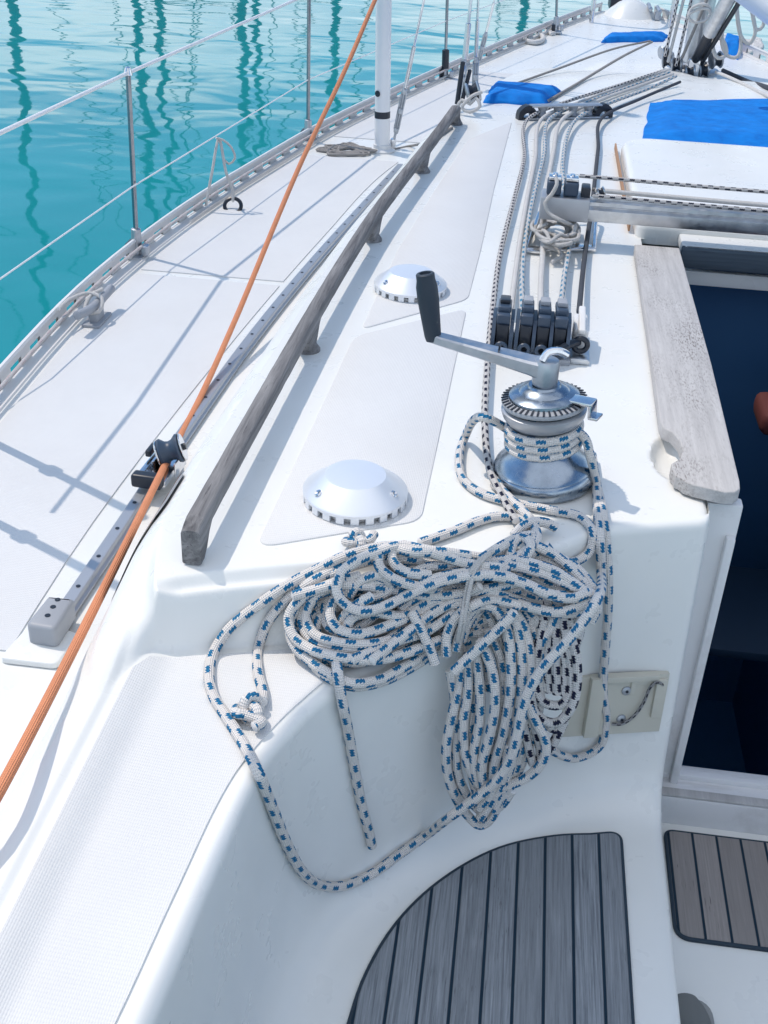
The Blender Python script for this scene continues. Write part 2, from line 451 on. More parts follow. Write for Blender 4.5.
def water():
    m = mat('harbour_water', (.010, .20, .27), .03); n = N(m)
    n.b.inputs['IOR'].default_value = 1.33
    p = n.geo()
    w1 = n.noise(n.geo((1, 1.5, 1)), 1.0, 2, .45, .35); w2 = n.noise(n.geo((1, 1.8, 1)), 5.0, 3, .55, .3)
    mk = n.rng(n.noise(p, .12, 2), .42, .62)
    h = n.math('ADD', n.math('MULTIPLY', w1, 1.0), n.math('MULTIPLY', w2, n.math('MULTIPLY_ADD', mk, .07, .015)))
    c = n.noise(p, .35, 3)
    n.l(n.mixc(n.rng(c, .35, .7), (.010, .265, .285), (.014, .31, .33)), n.b.inputs['Base Color'])
    n.bump(h, 1.0, .020)
    return m
M_water = water()

# ================================================================== SETTING
bm = bmesh.new()
grid(bm, [[(x, y, -1.25) for x in (-1500, -60, 60, 1500)] for y in (-1500, -20, 60, 1500)], flip=False)
fix(bm)
tag(link('water', bm, M_water), kind='structure')

def mountain():
    bm = bmesh.new(); rows = []
    for k in range(4):
        rows.append([])
        for i in range(161):
            x = -160+2*i
            h = 4.4+2.2*noise.noise(Vector((x*.05, 0, 3)))+1.6*noise.noise(Vector((x*.22, 5, 0)))
            rows[-1].append((x, 74+k*9+2*noise.noise(Vector((x*.1, k, 0))), -1.4+(h*(.0, .75, 1., .9)[k] if k else 0)))
    grid(bm, rows); fix(bm)
    tag(link('hill', bm, mat('wooded_hill', (.02, .055, .045), .9)), kind='structure')
mountain()

# ================================================================== THE YACHT
yacht = empty('sailing_yacht', (XC, 2.0, -1.25), 'white sailing yacht whose moulded deck and cockpit fill the picture', 'yacht')

# --- side decks, foredeck and coachroof: one moulding, gridded along its own lines
def lin(a, b, n): return [a+(b-a)*i/(n-1) for i in range(n)]
ys = lin(-.4, .955, 110)+lin(.97, 1.34, 75)+lin(1.36, 5.9, 100)+lin(5.95, 6.99, 22)
def mirror(p): return (2*XC-p[0], p[1], p[2])
Ktab = [(-.26, .40), (-.24, .55), (-.228, .70), (-.213, .847), (-.185, .93), (-.154, .985), (-.105, 1.042), (-.05, 1.09), (.01, 1.132), (.07, 1.175), (.14, 1.235), (.20, 1.262), (.268, 1.285)]
Btab = [(-.232, .39), (-.212, .54), (-.200, .685), (-.185, .825), (-.160, .90), (-.130, .952), (-.085, 1.010), (-.035, 1.055), (.02, 1.10), (.08, 1.14), (.14, 1.175), (.20, 1.198), (.268, 1.205)]
ZSEAT = -.42; ZFLOOR = -.545
bm = bmesh.new()
rows = []
for y in ys:
    xs = interp(SHEER, y); xb = min(interp(XB, y), XC-.02); xt = min(interp(XT, y), XC-.01)
    xs = min(xs, XC-.04); xb = max(xb, xs+.01); xt = max(xt, xb+.008)
    r = [(xs, y, zdeck(y)-.05), (xs, y, zdeck(y))]+[(xs+(xb-xs)*t, y, H(xs+(xb-xs)*t, y)) for t in (.2, .5, .8)]
    r += [(xb+(xt-xb)*t, y, H(xb+(xt-xb)*t, y)) for t in lin(0, 1, 13)]
    rows.append(r)
grid(bm, rows, flip=True); grid(bm, [[mirror(p) for p in r] for r in rows])
# hull sides below the sheer
hrows = []
for y in ys[::9]+[7.02]:
    xs = min(interp(SHEER, y), XC-.03)
    hrows.append([(xs, y, zdeck(y)-.05), (xs+.02, y, -.6), (xs+.10+.3*ss(4, 7, y)*(XC-xs), y, -1.35)])
grid(bm, hrows); grid(bm, [[mirror(p) for p in r] for r in hrows], flip=True)
# coachroof top, port edge to hatch opening (x = .262), then right across forward of it
def roofrow(y, x1, n=30):
    xt = min(interp(XT, y), XC-.01); xt = max(xt, min(interp(SHEER, y), XC-.04)+.02)
    return [(xt+(x1-xt)*t, y, H(xt+(x1-xt)*t, y)) for t in lin(0, 1, n)]
rr = [roofrow(y, .262, 150) for y in lin(1.345, 1.53, 60)+lin(1.56, 2.40, 16)]
grid(bm, rr, flip=True); grid(bm, [[mirror(p) for p in r] for r in rr])
rr = [roofrow(y, XC) for y in lin(2.40, 6.99, 90)]
grid(bm, rr, flip=True); grid(bm, [[mirror(p) for p in r] for r in rr])
# winch ledge, coaming and the wall down into the cockpit
NT = 400; NC = 247
Kc = [Vector((p[0], p[1], 0)) for p in Ktab]; Bc = [Vector((p[0], p[1], 0)) for p in Btab]
def along(P, n):
    out = []
    m = len(P)-1
    for i in range(n):
        t = i/(n-1)*m; k = min(int(t), m-1); s = t-k
        p0 = P[k-1] if k else P[0]*2-P[1]; p1, p2 = P[k], P[k+1]; p3 = P[k+2] if k+2 <= m else P[m]*2-P[m-1]
        out.append(.5*((2*p1)+(p2-p0)*s+(2*p0-5*p1+4*p2-p3)*s*s+(3*p1-p0-3*p2+p3)*s**3))
    return out
K = along(Kc, NT); B = along(Bc, NT)
cols = []
for i in range(NT):
    t = i/(NT-1); k = K[i]; b = B[i]
    # outer end of this rib: up the coaming's outer edge, then across the roof at y = 1.345
    T = t*2.0
    if i <= NC:
        yo = .36+(1.345-.36)*(i/NC)**.9; xo = interp(XT, yo)
    else:
        s = (i-NC)/(NT-1-NC); yo = 1.345; x0 = interp(XT, 1.345); xo = x0+(.268-x0)*s
    o = Vector((xo, yo, 0))
    col = []
    for s in lin(0, 1, 280)[:-1]:
        p = o.lerp(k, s); col.append((p.x, p.y, H(p.x, p.y)))
    zk = H(k.x, k.y); d = (b-k); L = d.length; d = d/L
    # rounded profile: ledge -> lip -> wall -> fillet -> seat
    P2 = [Vector((0, zk)), Vector((.016, zk)), Vector((max(L, .03), ZSEAT)), Vector((max(L, .03)+.13, ZSEAT))]
    prof = [P2[0]]
    for j, rr_ in ((1, .014), (2, .070)):
        a, c, e = P2[j-1], P2[j], P2[j+1]
        q1 = min(rr_, (a-c).length*.95); q2 = min(rr_, (e-c).length*.9)
        s0 = c+(a-c).normalized()*q1; e0 = c+(e-c).normalized()*q2
        for m_ in range(13):
            u_ = m_/12; prof.append(s0*(1-u_)**2+c*2*u_*(1-u_)+e0*u_*u_)
    for q in prof: col.append((k.x+d.x*q.x, k.y+d.y*q.x, q.y))
    e = col[-1]; fx = .0+.268*t; fy = .20
    for s in (.25, .6, 1): col.append((e[0]+(fx-e[0])*s, e[1]+(fy-e[1])*s, ZSEAT))
    cols.append(col)
# the corner beside the companionway, rounded and returned forward / down
last = cols[-1]; nK = 279
for off in ((.007, .002, .0), (.012, .008, .003), (.014, .016, .012)):
    c2 = []
    for j, p in enumerate(last):
        if j < nK+1: c2.append((p[0]+off[0], p[1], p[2]-off[2]))
        elif p[2] > ZSEAT+.004: c2.append((p[0]+off[0], p[1]+off[1], p[2]))
        else: c2.append((p[0]+off[0], p[1], p[2]-off[2]))
    cols.append(c2)
c2 = []
for j, p in enumerate(cols[-1]):
    if j < nK+1: c2.append((p[0], p[1], p[2]-.05))
    elif last[j][2] > ZSEAT+.004: c2.append((p[0]+.001, 1.34, p[2]))
    else: c2.append((p[0]+.001, p[1], ZFLOOR-.01))
cols.append(c2)
grid(bm, cols); grid(bm, [[mirror(p) for p in c] for c in cols], flip=True)
bmesh.ops.remove_doubles(bm, verts=bm.verts[:], dist=.0004)
bm.normal_update()
for f in bm.faces:                       # every face of the moulding looks up or into the cockpit / out to sea
    c = f.calc_center_median(); n_ = f.normal
    if abs(n_.z) > .10: good = n_.z > 0
    elif c.z < -.30 and (c.y > 1.4 or c.x < -.5 or c.x > 1.46): good = n_.x*(c.x-XC) > 0
    elif c.x > XC: good = n_.dot(Vector((XC, .6, .2))-c) > 0
    else: good = n_.dot(Vector((XC if c.x > .275 else .15, .6, .2))-c) > 0
    if not good: f.normal_flip()
from mathutils.bvhtree import BVHTree
BVH = BVHTree.FromBMesh(bm)
deck = link('deck_moulding', bm, M_gel, yacht, smooth=50)

# cockpit floor
bm = bmesh.new()
box(bm, (XC, .55, ZFLOOR-.02), (.46, 1.50, .04))
link('cockpit_floor', bm, M_gel, yacht)
# companionway frame and sill (slightly dirty gelcoat)
for sx in (1, -1):
    bm = bmesh.new()
    box(bm, (XC-sx*(XC-.3015), 1.338, -.255), (.058, .022, .50), bev=.004)
    box(bm, (XC-sx*(XC-.322), 1.322, -.27), (.012, .014, .44), bev=.003)
    link('companionway_frame', bm, M_stain, yacht)
bm = bmesh.new()
box(bm, (XC, 1.325, -.520), (.43, .075, .062), bev=.010, seg=3)
box(bm, (XC, 1.336, -.486), (.36, .020, .012), bev=.003)
link('sill', bm, M_stain, yacht)
bm = bmesh.new(); box(bm, (XC, 1.296, -.4885), (.41, .016, .004), bev=.001); link('worn_wood_strip', bm, M_board, yacht)
# cabin below
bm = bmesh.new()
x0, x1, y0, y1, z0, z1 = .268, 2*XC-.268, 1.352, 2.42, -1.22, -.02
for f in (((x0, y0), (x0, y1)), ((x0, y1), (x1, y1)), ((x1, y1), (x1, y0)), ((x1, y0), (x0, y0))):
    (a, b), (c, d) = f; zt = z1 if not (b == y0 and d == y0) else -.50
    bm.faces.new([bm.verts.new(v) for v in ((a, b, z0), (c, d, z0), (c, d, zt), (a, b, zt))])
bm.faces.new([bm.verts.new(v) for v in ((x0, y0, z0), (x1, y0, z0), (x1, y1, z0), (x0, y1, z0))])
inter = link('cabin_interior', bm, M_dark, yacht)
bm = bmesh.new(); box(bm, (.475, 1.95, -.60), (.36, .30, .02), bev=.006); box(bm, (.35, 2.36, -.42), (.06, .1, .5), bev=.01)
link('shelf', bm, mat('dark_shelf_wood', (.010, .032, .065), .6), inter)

# --- teak boards either side of the hatch, with the finger notch
def hatch_board(s):
    pts = [(.240, 2.29), (.328, 2.29), (.328, 1.72), (.322, 1.345)]
    aft = [(.320, 1.325), (.312, 1.314), (.30, 1.311), (.262, 1.322), (.250, 1.329), (.246, 1.338), (.240, 1.341), (.238, 1.356)]
    notch = [(.236, 1.362), (.237, 1.375), (.250, 1.392), (.2555, 1.415), (.254, 1.445), (.246, 1.468), (.234, 1.480), (.232, 1.50)]
    poly = pts+aft+notch+[(.236, 1.8)]
    poly = [(2*XC-x, y) for x, y in poly][::-1] if s < 0 else poly
    bm = bmesh.new(); prism(bm, poly, .004, .022, .002)
    return bm
b1 = link('hatch_board', hatch_board(1), M_board, yacht, 40)
b2 = link('hatch_board', hatch_board(-1), M_board, yacht, 40)
# --- sliding hatch and its garage
bm = bmesh.new()
poly = rounded([(.250, 2.40), (.250, 3.10), (.30, 3.16), (.66, 3.16), (.71, 3.10), (.71, 2.40)], .03)
prism(bm, poly, -.01, .034, .016, 4)
garage = link('hatch_garage', bm, M_gel, yacht)
bm = bmesh.new(); box(bm, (.238, 2.78, .012), (.004, .70, .016), bev=.001); link('trim_strip', bm, M_rust, garage)
bm = bmesh.new(); box(bm, (XC, 2.38, .006), (.284, .14, .022), bev=.006); hatch = link('sliding_hatch', bm, M_gel, yacht)
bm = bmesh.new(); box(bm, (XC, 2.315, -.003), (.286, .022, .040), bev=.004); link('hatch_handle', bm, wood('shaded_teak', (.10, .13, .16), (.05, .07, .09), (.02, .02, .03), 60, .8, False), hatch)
bm = bmesh.new(); box(bm, (XC, 2.335, -.050), (.30, .02, .030), bev=.004); link('hatch_lip', bm, M_gel, hatch)

# --- raised non-skid panels
def panel(pts, dz=.0022, rad=.02, zfix=None, par=yacht, nm='nonskid_panel', m=M_non):
    pts = [S(*p) for p in pts] if len(pts[0]) == 2 and pts[0][0] > 5 or any(abs(q[0]) > 5 for q in pts) else [Vector((*p, 0)) for p in pts]
    poly = rounded([(p.x, p.y) for p in pts], rad)
    z = zfix if zfix is not None else max(H(*p) for p in poly)
    bm = bmesh.new(); prism(bm, poly, z-.0012, z+dz, .0018, 2)
    return link(nm, bm, m, par)
panel([(255, 549), (354, 337), (467, 309), (421, 522), (380, 528)], zfix=0, rad=.03)
panel([(361, 330), (398, 250), (432, 195), (468, 140), (512, 122), (494, 190), (481, 250), (468, 300)], zfix=0, rad=.025)
# side deck panels follow the sheer and the track
def deck_panel(y0, y1, n=14):
    a = [(interp(SHEER, y)+.050, y) for y in lin(y0, y1, n)]; b = [(interp(XB, y)-.105, y) for y in lin(y1, y0, n)]
    bm = bmesh.new()
    rows = [[(xa+(xb_-xa)*t, y, zdeck(y)+.0026) for t in (0, .5, 1)] for (xa, y), (xb_, _) in zip(a, b[::-1])]
    vs = grid(bm, rows, flip=True)
    edge = [e for e in bm.edges if e.is_boundary]
    r = bmesh.ops.extrude_edge_only(bm, edges=edge)
    cx = sum(v.co.x for v in bm.verts)/len(bm.verts)
    for g in r['geom']:
        if isinstance(g, bmesh.types.BMVert): g.co.z -= .0040
    fix(bm)
    link('nonskid_panel', bm, M_non, yacht)
for a, b in ((.2, 1.12), (1.16, 2.60), (2.63, 3.80), (4.06, 5.2)): deck_panel(a, b)
# winch-ledge panel on the coaming: a sheet hugging the moulding
def ledge_panel():
    bm = bmesh.new(); rows = []
    pts = [(p[1], p[0]) for p in Ktab if p[1] < 1.12]
    for v in lin(0, 1, 60):
        y0_ = .2+.86*v; xl = -.366; xr = interp(pts, y0_)-.013; r = []
        for u in lin(0, 1, 24):
            x = xl+(xr-xl)*u
            c = .018*(max(0, (x-xl-.0)/.02) if x-xl < .02 else 1)-.018 if v > 2 else 0
            y = .2+(interp(YE, x)-.036-.040*(1-ss(-.380, -.350, x))-.2)*v
            r.append((x, y, H(x, y)+.0022))
        rows.append(r)
    grid(bm, rows, flip=True)
    r = bmesh.ops.extrude_edge_only(bm, edges=[e for e in bm.edges if e.is_boundary])
    for g in r['geom']:
        if isinstance(g, bmesh.types.BMVert): g.co.z -= .0038
    fix(bm); link('nonskid_panel', bm, M_non, yacht)
ledge_panel()

# --- teak in the cockpit
def teak(pts, z, m, name, extra=.0):
    poly = rounded(pts, [p[2] if len(p) > 2 else 0 for p in pts], 8)
    bm = bmesh.new(); prism(bm, poly, z, z+.007, .001, 1)
    o = link(name, bm, m, yacht)
    c = Vector((sum(p[0] for p in poly)/len(poly), sum(p[1] for p in poly)/len(poly)))
    bm = bmesh.new(); pp = []
    for i, p in enumerate(poly):
        a = Vector(poly[i-1]); b = Vector(poly[(i+1) % len(poly)]); t = (b-a).normalized(); nn = Vector((t.y, -t.x))
        if nn.dot(Vector(p)-c) < 0: nn = -nn
        pp.append((p[0]+nn.x*.0042, p[1]+nn.y*.0042))
    prism(bm, pp, z+.0006, z+.0058, .001, 1); link('caulking', bm, M_caulk, o)
arc = [U(*p, ZSEAT+.006) for p in ((330, 1110), (350, 1024), (368, 972), (400, 920), (445, 878), (500, 848), (555, 836), (600, 834))]
arcd = catmull([Vector((p.x, p.y, 0)) for p in arc], .012)
pr = U(619, 835, ZSEAT); prb = U(630, 1024, ZSEAT)
seat_pts = [(p.x, p.y, 0) for p in arcd[:-1]]+[(pr.x, pr.y, .016), (prb.x+.002, .30, 0), (arcd[0].x, .30, 0)]
teak(seat_pts, ZSEAT-.0008, M_seat, 'seat_teak')
q = [U(665, 829, ZFLOOR+.006), U(676, 938, ZFLOOR+.006)]
teak([(.316, 1.268, .012), (2*XC-.316, 1.268, .012), (2*XC-.316, 1.078, .02), (.316, 1.078, .02)], ZFLOOR-.0008, M_step, 'step_teak')

# --- perforated toe rail
def toe_rail(side):
    bm = bmesh.new(); h = .040
    def pt(y, z, off=0):
        x = interp(SHEER, y)+off; x = x if side > 0 else 2*XC-x
        return Vector((x, y, zdeck(y)+z))
    y = .0; pitch = .108
    while y < 6.80:
        y1 = y+pitch; a, b = y+.026, y+.082
        # posts and bridging strips round one slot
        for (ya, yb, za, zb) in ((y, a, 0, h), (b, y1, 0, h), (a, b, .026, h), (a, b, 0, .006)):
            rows = [[pt(yy, za, -.003), pt(yy, zb, -.003), pt(yy, zb, .003), pt(yy, za, .003)] for yy in (ya, yb)]
            grid(bm, rows, closed=True)
        # crown bead and foot flange
        rows = [[pt(yy, h, -.005), pt(yy, h+.006, -.004), pt(yy, h+.007, .003), pt(yy, h+.002, .006), pt(yy, h-.002, .003)] for yy in (y, y1)]
        grid(bm, rows, closed=True)
        rows = [[pt(yy, .001, .002), pt(yy, .005, .004), pt(yy, .004, .030), pt(yy, .000, .032)] for yy in (y, y1)]
        grid(bm, rows, closed=True)
        y = y1
    fix(bm); link('toe_rail', bm, M_rail_alu, yacht, 40)
toe_rail(1); toe_rail(-1)
# window in the cabin side
bm = bmesh.new()
rows = []
for y in lin(1.085, 1.345, 40):
    xb = interp(XB, y); xt = interp(XT, y); w = .9*ss(1.08, 1.2, y)*(1-ss(1.26, 1.345, y))
    rows.append([(xb+(xt-xb)*s, y, H(xb+(xt-xb)*s, y)+.005) for s in lin(.58-.30*w, .62+.30*w, 14)])
grid(bm, rows, flip=True); link('window', bm, M_glass, yacht)

# ================================================================== HARDWARE AND LINES
def ztop(p): return Vector((p.x, p.y, H(p.x, p.y)))
def hit(px, py):
    d = ray(px, py).normalized(); h, n, _, dist = BVH.ray_cast(CAM, d)
    if h is None or h.z < -.32 and h.y > 1.5: return U(px, py, zdeck(5.5)), Vector((0, 0, 1)), d
    if n.dot(d) > 0: n = -n
    return h, n, d
def on(px, py, r=.006, lift=0.0):
    """a line of radius r lying on the moulding where it is seen"""
    h, n, d = hit(px, py)
    return h-d*(r/max(.4, -n.dot(d))+lift)
def lineobj(name, pts, r, m, label, cat, group=None, seg=8, step=.01, parent=None, kind=None):
    bm = bmesh.new(); tube(bm, catmull(pts, step), r, seg)
    o = link(name, bm, m, parent, 60)
    if parent is None: tag(o, label, cat, group, kind)
    return o
UP = Vector((0, 0, 1))

# ---- weathered teak grab rail with scalloped feet
def grab_rail():
    t = empty('grab_rail', U(308, 350, 0), 'long weathered grey teak grab rail curving along the port edge of the coachroof', 'handrail')
    line = [(-.327, 1.055), (-.320, 1.35), (-.311, 1.683), (-.300, 1.97), (-.285, 2.25), (-.263, 2.52), (-.238, 2.784), (-.216, 3.04), (-.195, 3.31)]
    path = catmull([Vector((x, y, 0)) for x, y in line], .012)
    feet = [1.055, 1.683, 2.25, 2.784, 3.30]
    bm = bmesh.new(); rows = []
    for i, p in enumerate(path):
        tg = (path[min(i+1, len(path)-1)]-path[max(i-1, 0)]).normalized(); sd = Vector((tg.y, -tg.x, 0))
        z0 = .030; dd = min(abs(p.y-f) for f in feet)
        end = min(p.y-feet[0], feet[-1]-p.y)
        top = .055-.008*(1-ss(0, .02, end)); w = .0112
        z0 = .002+.031*ss(.012, .050, dd)
        if dd < .0: z0 = .001
        nn = .0005*noise.noise(Vector((p.y*30, 1, 0)))
        sec = [(-w, z0+.002), (-w, top-.004), (-w*.80, top-.0006), (0, top+.0006), (w*.80, top-.0006), (w, top-.004), (w, z0+.002), (w*.85, z0), (-w*.85, z0)]
        rows.append([p+sd*(a+nn)+UP*b for a, b in sec])
    vs = grid(bm, rows, closed=True)
    bm.faces.new(vs[0]); bm.faces.new(vs[-1]); fix(bm)
    link('rail', bm, M_rail, t, 50)
    for f in feet[1:]:
        x = interp([(b, a) for a, b in line], f)
        bm = bmesh.new(); lathe(bm, [(0, .0), (.021, .0), (.021, .003), (.016, .010), (.011, .022), (.010, .036), (0, .036)], (x, f, .0), seg=20)
        link('foot', bm, M_rail, t)
grab_rail()

# ---- dome vents
def vent(px, py, label):
    c = U(px, py, 0.0); c.z = H(c.x, c.y)+.003
    t = empty('dome_vent', c, label, 'vent', 'round ventilators on the coachroof')
    bm = bmesh.new()
    lathe(bm, [(0, .0), (.058, .0), (.058, .004), (0, .004)], c); link('base', bm, M_white, t)
    bm = bmesh.new()
    lathe(bm, [(.0655, .0085), (.0662, .0125), (.0645, .0145), (.0390, .0335), (.0380, .0345), (.0365, .0347), (0, .0350), ], c, seg=96)
    o = link('cowl', bm, M_vent, t, 22)
    bm = bmesh.new()
    for k in range(22):
        a = 2*math.pi*k/22; rt = Matrix.Rotation(a, 3, 'Z')
        box(bm, c+Vector((math.cos(a)*.0635, math.sin(a)*.0635, .0045)), (.0045, .0105, .0095), rt, .0006, 1)
    link('toothed_skirt', bm, M_vent, t)
    for a in (.0, 2.1, 4.2):
        a += -.35; n = Vector((math.cos(a)*.6, math.sin(a)*.6, .8)).normalized()
        bm = bmesh.new(); lathe(bm, [(.005, -.002), (.005, .0015), (.0035, .0025), (0, .0012)], c+Vector((math.cos(a)*.054, math.sin(a)*.054, .0222)), n, 14)
        link('screw', bm, M_steel, t)
vent(355, 500, 'larger looking dome vent of brushed steel, nearest one, behind the rope coil')
vent(410, 291, 'smaller looking dome vent of brushed steel beyond the winch handle grip')

# ---- genoa track with end stop
def track():
    pts = [(1.20, -.578), (1.455, -.570), (1.83, -.560), (2.24, -.540), (2.7, -.502), (3.2, -.448), (3.72, -.387)]
    t = empty('genoa_track', (-.56, 1.6, -.25), 'long grey drilled genoa track on the side deck under the orange rope', 'track')
    bm = bmesh.new(); rows = []; holes = []
    for y in lin(1.22, 3.72, 90):
        x = interp(pts, y); z = zdeck(y)
        rows.append([(x+a, y, z+b) for a, b in ((-.014, .004), (-.014, .008), (-.010, .010), (-.010, .0165), (-.008, .018), (.008, .018), (.010, .0165), (.010, .010), (.014, .008), (.014, .004))])
    vs = grid(bm, rows, closed=True); bm.faces.new(vs[0]); bm.faces.new(vs[-1]); fix(bm); o = link('rail', bm, M_track, t, 30)
    y = 1.30; bm = bmesh.new()
    while y < 3.68:
        lathe(bm, [(.0034, .0182), (.0034, .0188), (0, .0188)], (interp(pts, y), y, zdeck(y)), seg=12); y += .080
    h = tag(link('bolt_holes', bm, M_black, o), kind='stuff')
    bm = bmesh.new(); prism(bm, rounded([(-.625, 1.135), (-.545, 1.135), (-.540, 1.205), (-.612, 1.225)], .01), -.2485, -.240, .003); link('base_pad', bm, M_gel, t)
    bm = bmesh.new(); prism(bm, rounded([(-.600, 1.172), (-.556, 1.168), (-.556, 1.240), (-.594, 1.240)], [.010, .010, .004, .004]), -.239, -.208, .006, 3)
    o2 = link('end_stop', bm, M_grey, t, 40)
    for y in (1.195, 1.215, 1.232):
        bm = bmesh.new(); lathe(bm, [(.004, 0), (.004, .0006), (0, .0006)], (-.577, y, -.2078), seg=12); link('screw', bm, M_black, o2)
track()

# ---- lead car on the track, the orange sheet running through it
def lead_car():
    c = U(163, 470, -.225)
    t = empty('lead_car', c, 'alloy lead block car on the track with a dark blue grey sheave', 'block')
    tg = Vector((.07, 1, 0)).normalized(); Fr = Matrix((Vector((tg.y, -tg.x, 0)), tg, UP)).transposed()
    bm = bmesh.new(); box(bm, c+Fr @ Vector((.0, 0, .002)), (.046, .105, .014), Fr, .004); box(bm, c+Fr @ Vector((-.022, -.005, .010)), (.010, .080, .012), Fr, .003)
    link('slider', bm, M_steel, t, 40)
    bm = bmesh.new(); box(bm, c+Fr @ Vector((-.004, -.058, .012)), (.052, .022, .024), Fr, .006, 3); link('stop_end', bm, M_black, t, 40)
    bm = bmesh.new()
    prof = [(0, -.018), (.024, -.018), (.025, -.014), (.018, -.006), (.0165, 0), (.018, .006), (.025, .014), (.024, .018), (0, .018)]
    ax = Vector((.92, .25, .30)).normalized()
    lathe(bm, prof, c+Fr @ Vector((.012, .010, .034)), ax, 32); link('sheave', bm, M_navy, t, 40)
    for s in (-1, 1):
        bm = bmesh.new(); lathe(bm, [(0, -.0015), (.023, -.0015), (.024, 0), (.023, .0015), (0, .0015)], c+Fr @ Vector((.012, .010, .034))+ax*s*.021, ax, 28)
        box(bm, c+Fr @ Vector((.012+s*.019, .0, .016)), (.004, .05, .026), Fr, .0015); ch = link('cheek', bm, M_steel, t, 40)
        bm = bmesh.new(); lathe(bm, [(.006, 0), (.006, .004), (0, .005)], c+Fr @ Vector((.012, .010, .034))+ax*s*.0225, ax*s, 14); link('bolt', bm, M_black, ch)
    bm = bmesh.new(); box(bm, c+Fr @ Vector((-.026, .018, .026)), (.010, .034, .012), Fr, .003); link('plunger', bm, M_black, t, 40)
    return c, Fr
car, carF = lead_car()
pB = UY(166, 463, 1.640)
orange = [UY(-60, 893, .61), UY(0, 790, .71), UY(166, 463, 1.64), UY(170, 455, 1.68), UY(178, 440, 1.76), UY(200, 398, 1.93), UY(236, 318, 2.2), UY(300, 165, 2.75), UY(345, 70, 3.1), UY(375, 0, 3.36), UY(440, -150, 3.95)]
lineobj('genoa_sheet', orange, .0058, M_rorange, 'taut orange rope running from the lower left up through the lead block', 'rope', seg=10, step=.02)

# ---- stanchions and lifelines
def stanchion(bx, by, tp, ydist, label, name='stanchion', col=M_steel, dz=.56, mid=None):
    b = U(bx, by, zdeck(ydist)+.01); top = UY(tp[0], tp[1], b.y-.0)
    t = empty(name, b, label, 'stanchion', 'lifeline stanchions along the port rail')
    bm = bmesh.new(); rod(bm, b, top, .0064, 14); m = link('tube', bm, M_stan, t, 40)
    bm = bmesh.new(); rod(bm, top-(top-b).normalized()*.004, top+(top-b).normalized()*.012, .011, 14, .007); link('cap', bm, M_steel, t)
    bm = bmesh.new(); box(bm, b+Vector((.0, 0, -.006)), (.05, .07, .008), None, .003); rod(bm, b-UP*.004, b+(top-b).normalized()*.06, .014, 14, .012)
    box(bm, b+Vector((.028, -.012, .012)), (.016, .03, .024), None, .004)
    link('socket', bm, M_cast, t, 40)
    bm = bmesh.new(); box(bm, b+Vector((-.016, .0, .012)), (.014, .05, .030), None, .004); link('clamp', bm, M_black, t, 40)
    return b, top
s1b, s1t = stanchion(137, 252, (128, 73), 2.70, 'tall thin steel stanchion standing nearest on the port rail')
s2b, s2t = stanchion(308, 138, (309, -6), 4.0, 'steel stanchion on the rail between the nearest one and the white shroud tube')
s3b, s3t = stanchion(445, 76, (449, -60), 5.0, 'steel stanchion with a black boot just beyond the white shroud tube')
bm = bmesh.new(); rod(bm, s3b+(s3t-s3b)*.06, s3b+(s3t-s3b)*.20, .015, 12)
tag(link('stanchion_boot', bm, M_black), 'short black rubber boot round the foot of the stanchion', 'boot')
s4b, s4t = stanchion(556, 30, (559, -90), 6.3, 'farthest steel stanchion near the bow beside coiled mooring rope')
mid = lambda b, t, f=.5: b.lerp(t, f)
vis = [UY(-120, 190, 1.62), UY(0, 133, 2.02), s1t+Vector((0, 0, .0)), s2t, s3t, s4t]
vis2 = [UY(-120, 345, 1.70), UY(0, 279, 2.03), UY(132, 187, 2.69), mid(s2b, s2t, .42), mid(s3b, s3t, .42), mid(s4b, s4t, .42)]
bm = bmesh.new()
for a, b in zip(vis, vis[1:]): tube(bm, [a, b], .0044, 10)
tag(link('upper_lifeline', bm, M_wpaint, None, 60), 'thick white coated lifeline joining the tops of the stanchions', 'lifeline')
bm = bmesh.new()
for a, b in zip(vis2, vis2[1:]): tube(bm, [a, b], .0019, 8)
tag(link('lower_lifeline', bm, M_wpaint, None, 60), 'thin pale lifeline strung halfway up the stanchions', 'lifeline')
# gate stanchion just aft, out of frame to the left: its shadow crosses the side deck
va_ = vis[1]-s1t
for g0, g1, lab in ((Vector((-.965, 1.76, -.24)), Vector((-.86, 1.66, .31)), 'steel gate stanchion at the left edge, casting the longer shadow across the deck'),
                    (Vector((-.955, 1.56, -.24)), Vector((-.85, 1.47, .40)), 'second steel gate stanchion nearer the viewer, casting the lower shadow')):
    t = empty('gate_stanchion', g0, lab, 'stanchion')
    bm = bmesh.new(); tube(bm, catmull([g0, g0.lerp(g1, .6), g1, g1+Vector((.012, -.006, -.02)), g1+Vector((.02, -.02, -.05))], .02), .0095, 12); link('tube', bm, M_steel, t)
    bm = bmesh.new(); lathe(bm, [(.0095, -.015), (.016, -.008), (.016, .014), (.0095, .022)], g0.lerp(g1, .52), g1-g0, 16); link('collar', bm, M_cast, t)
    bm = bmesh.new(); box(bm, g0, (.05, .07, .01), None, .003); link('socket', bm, M_cast, t)

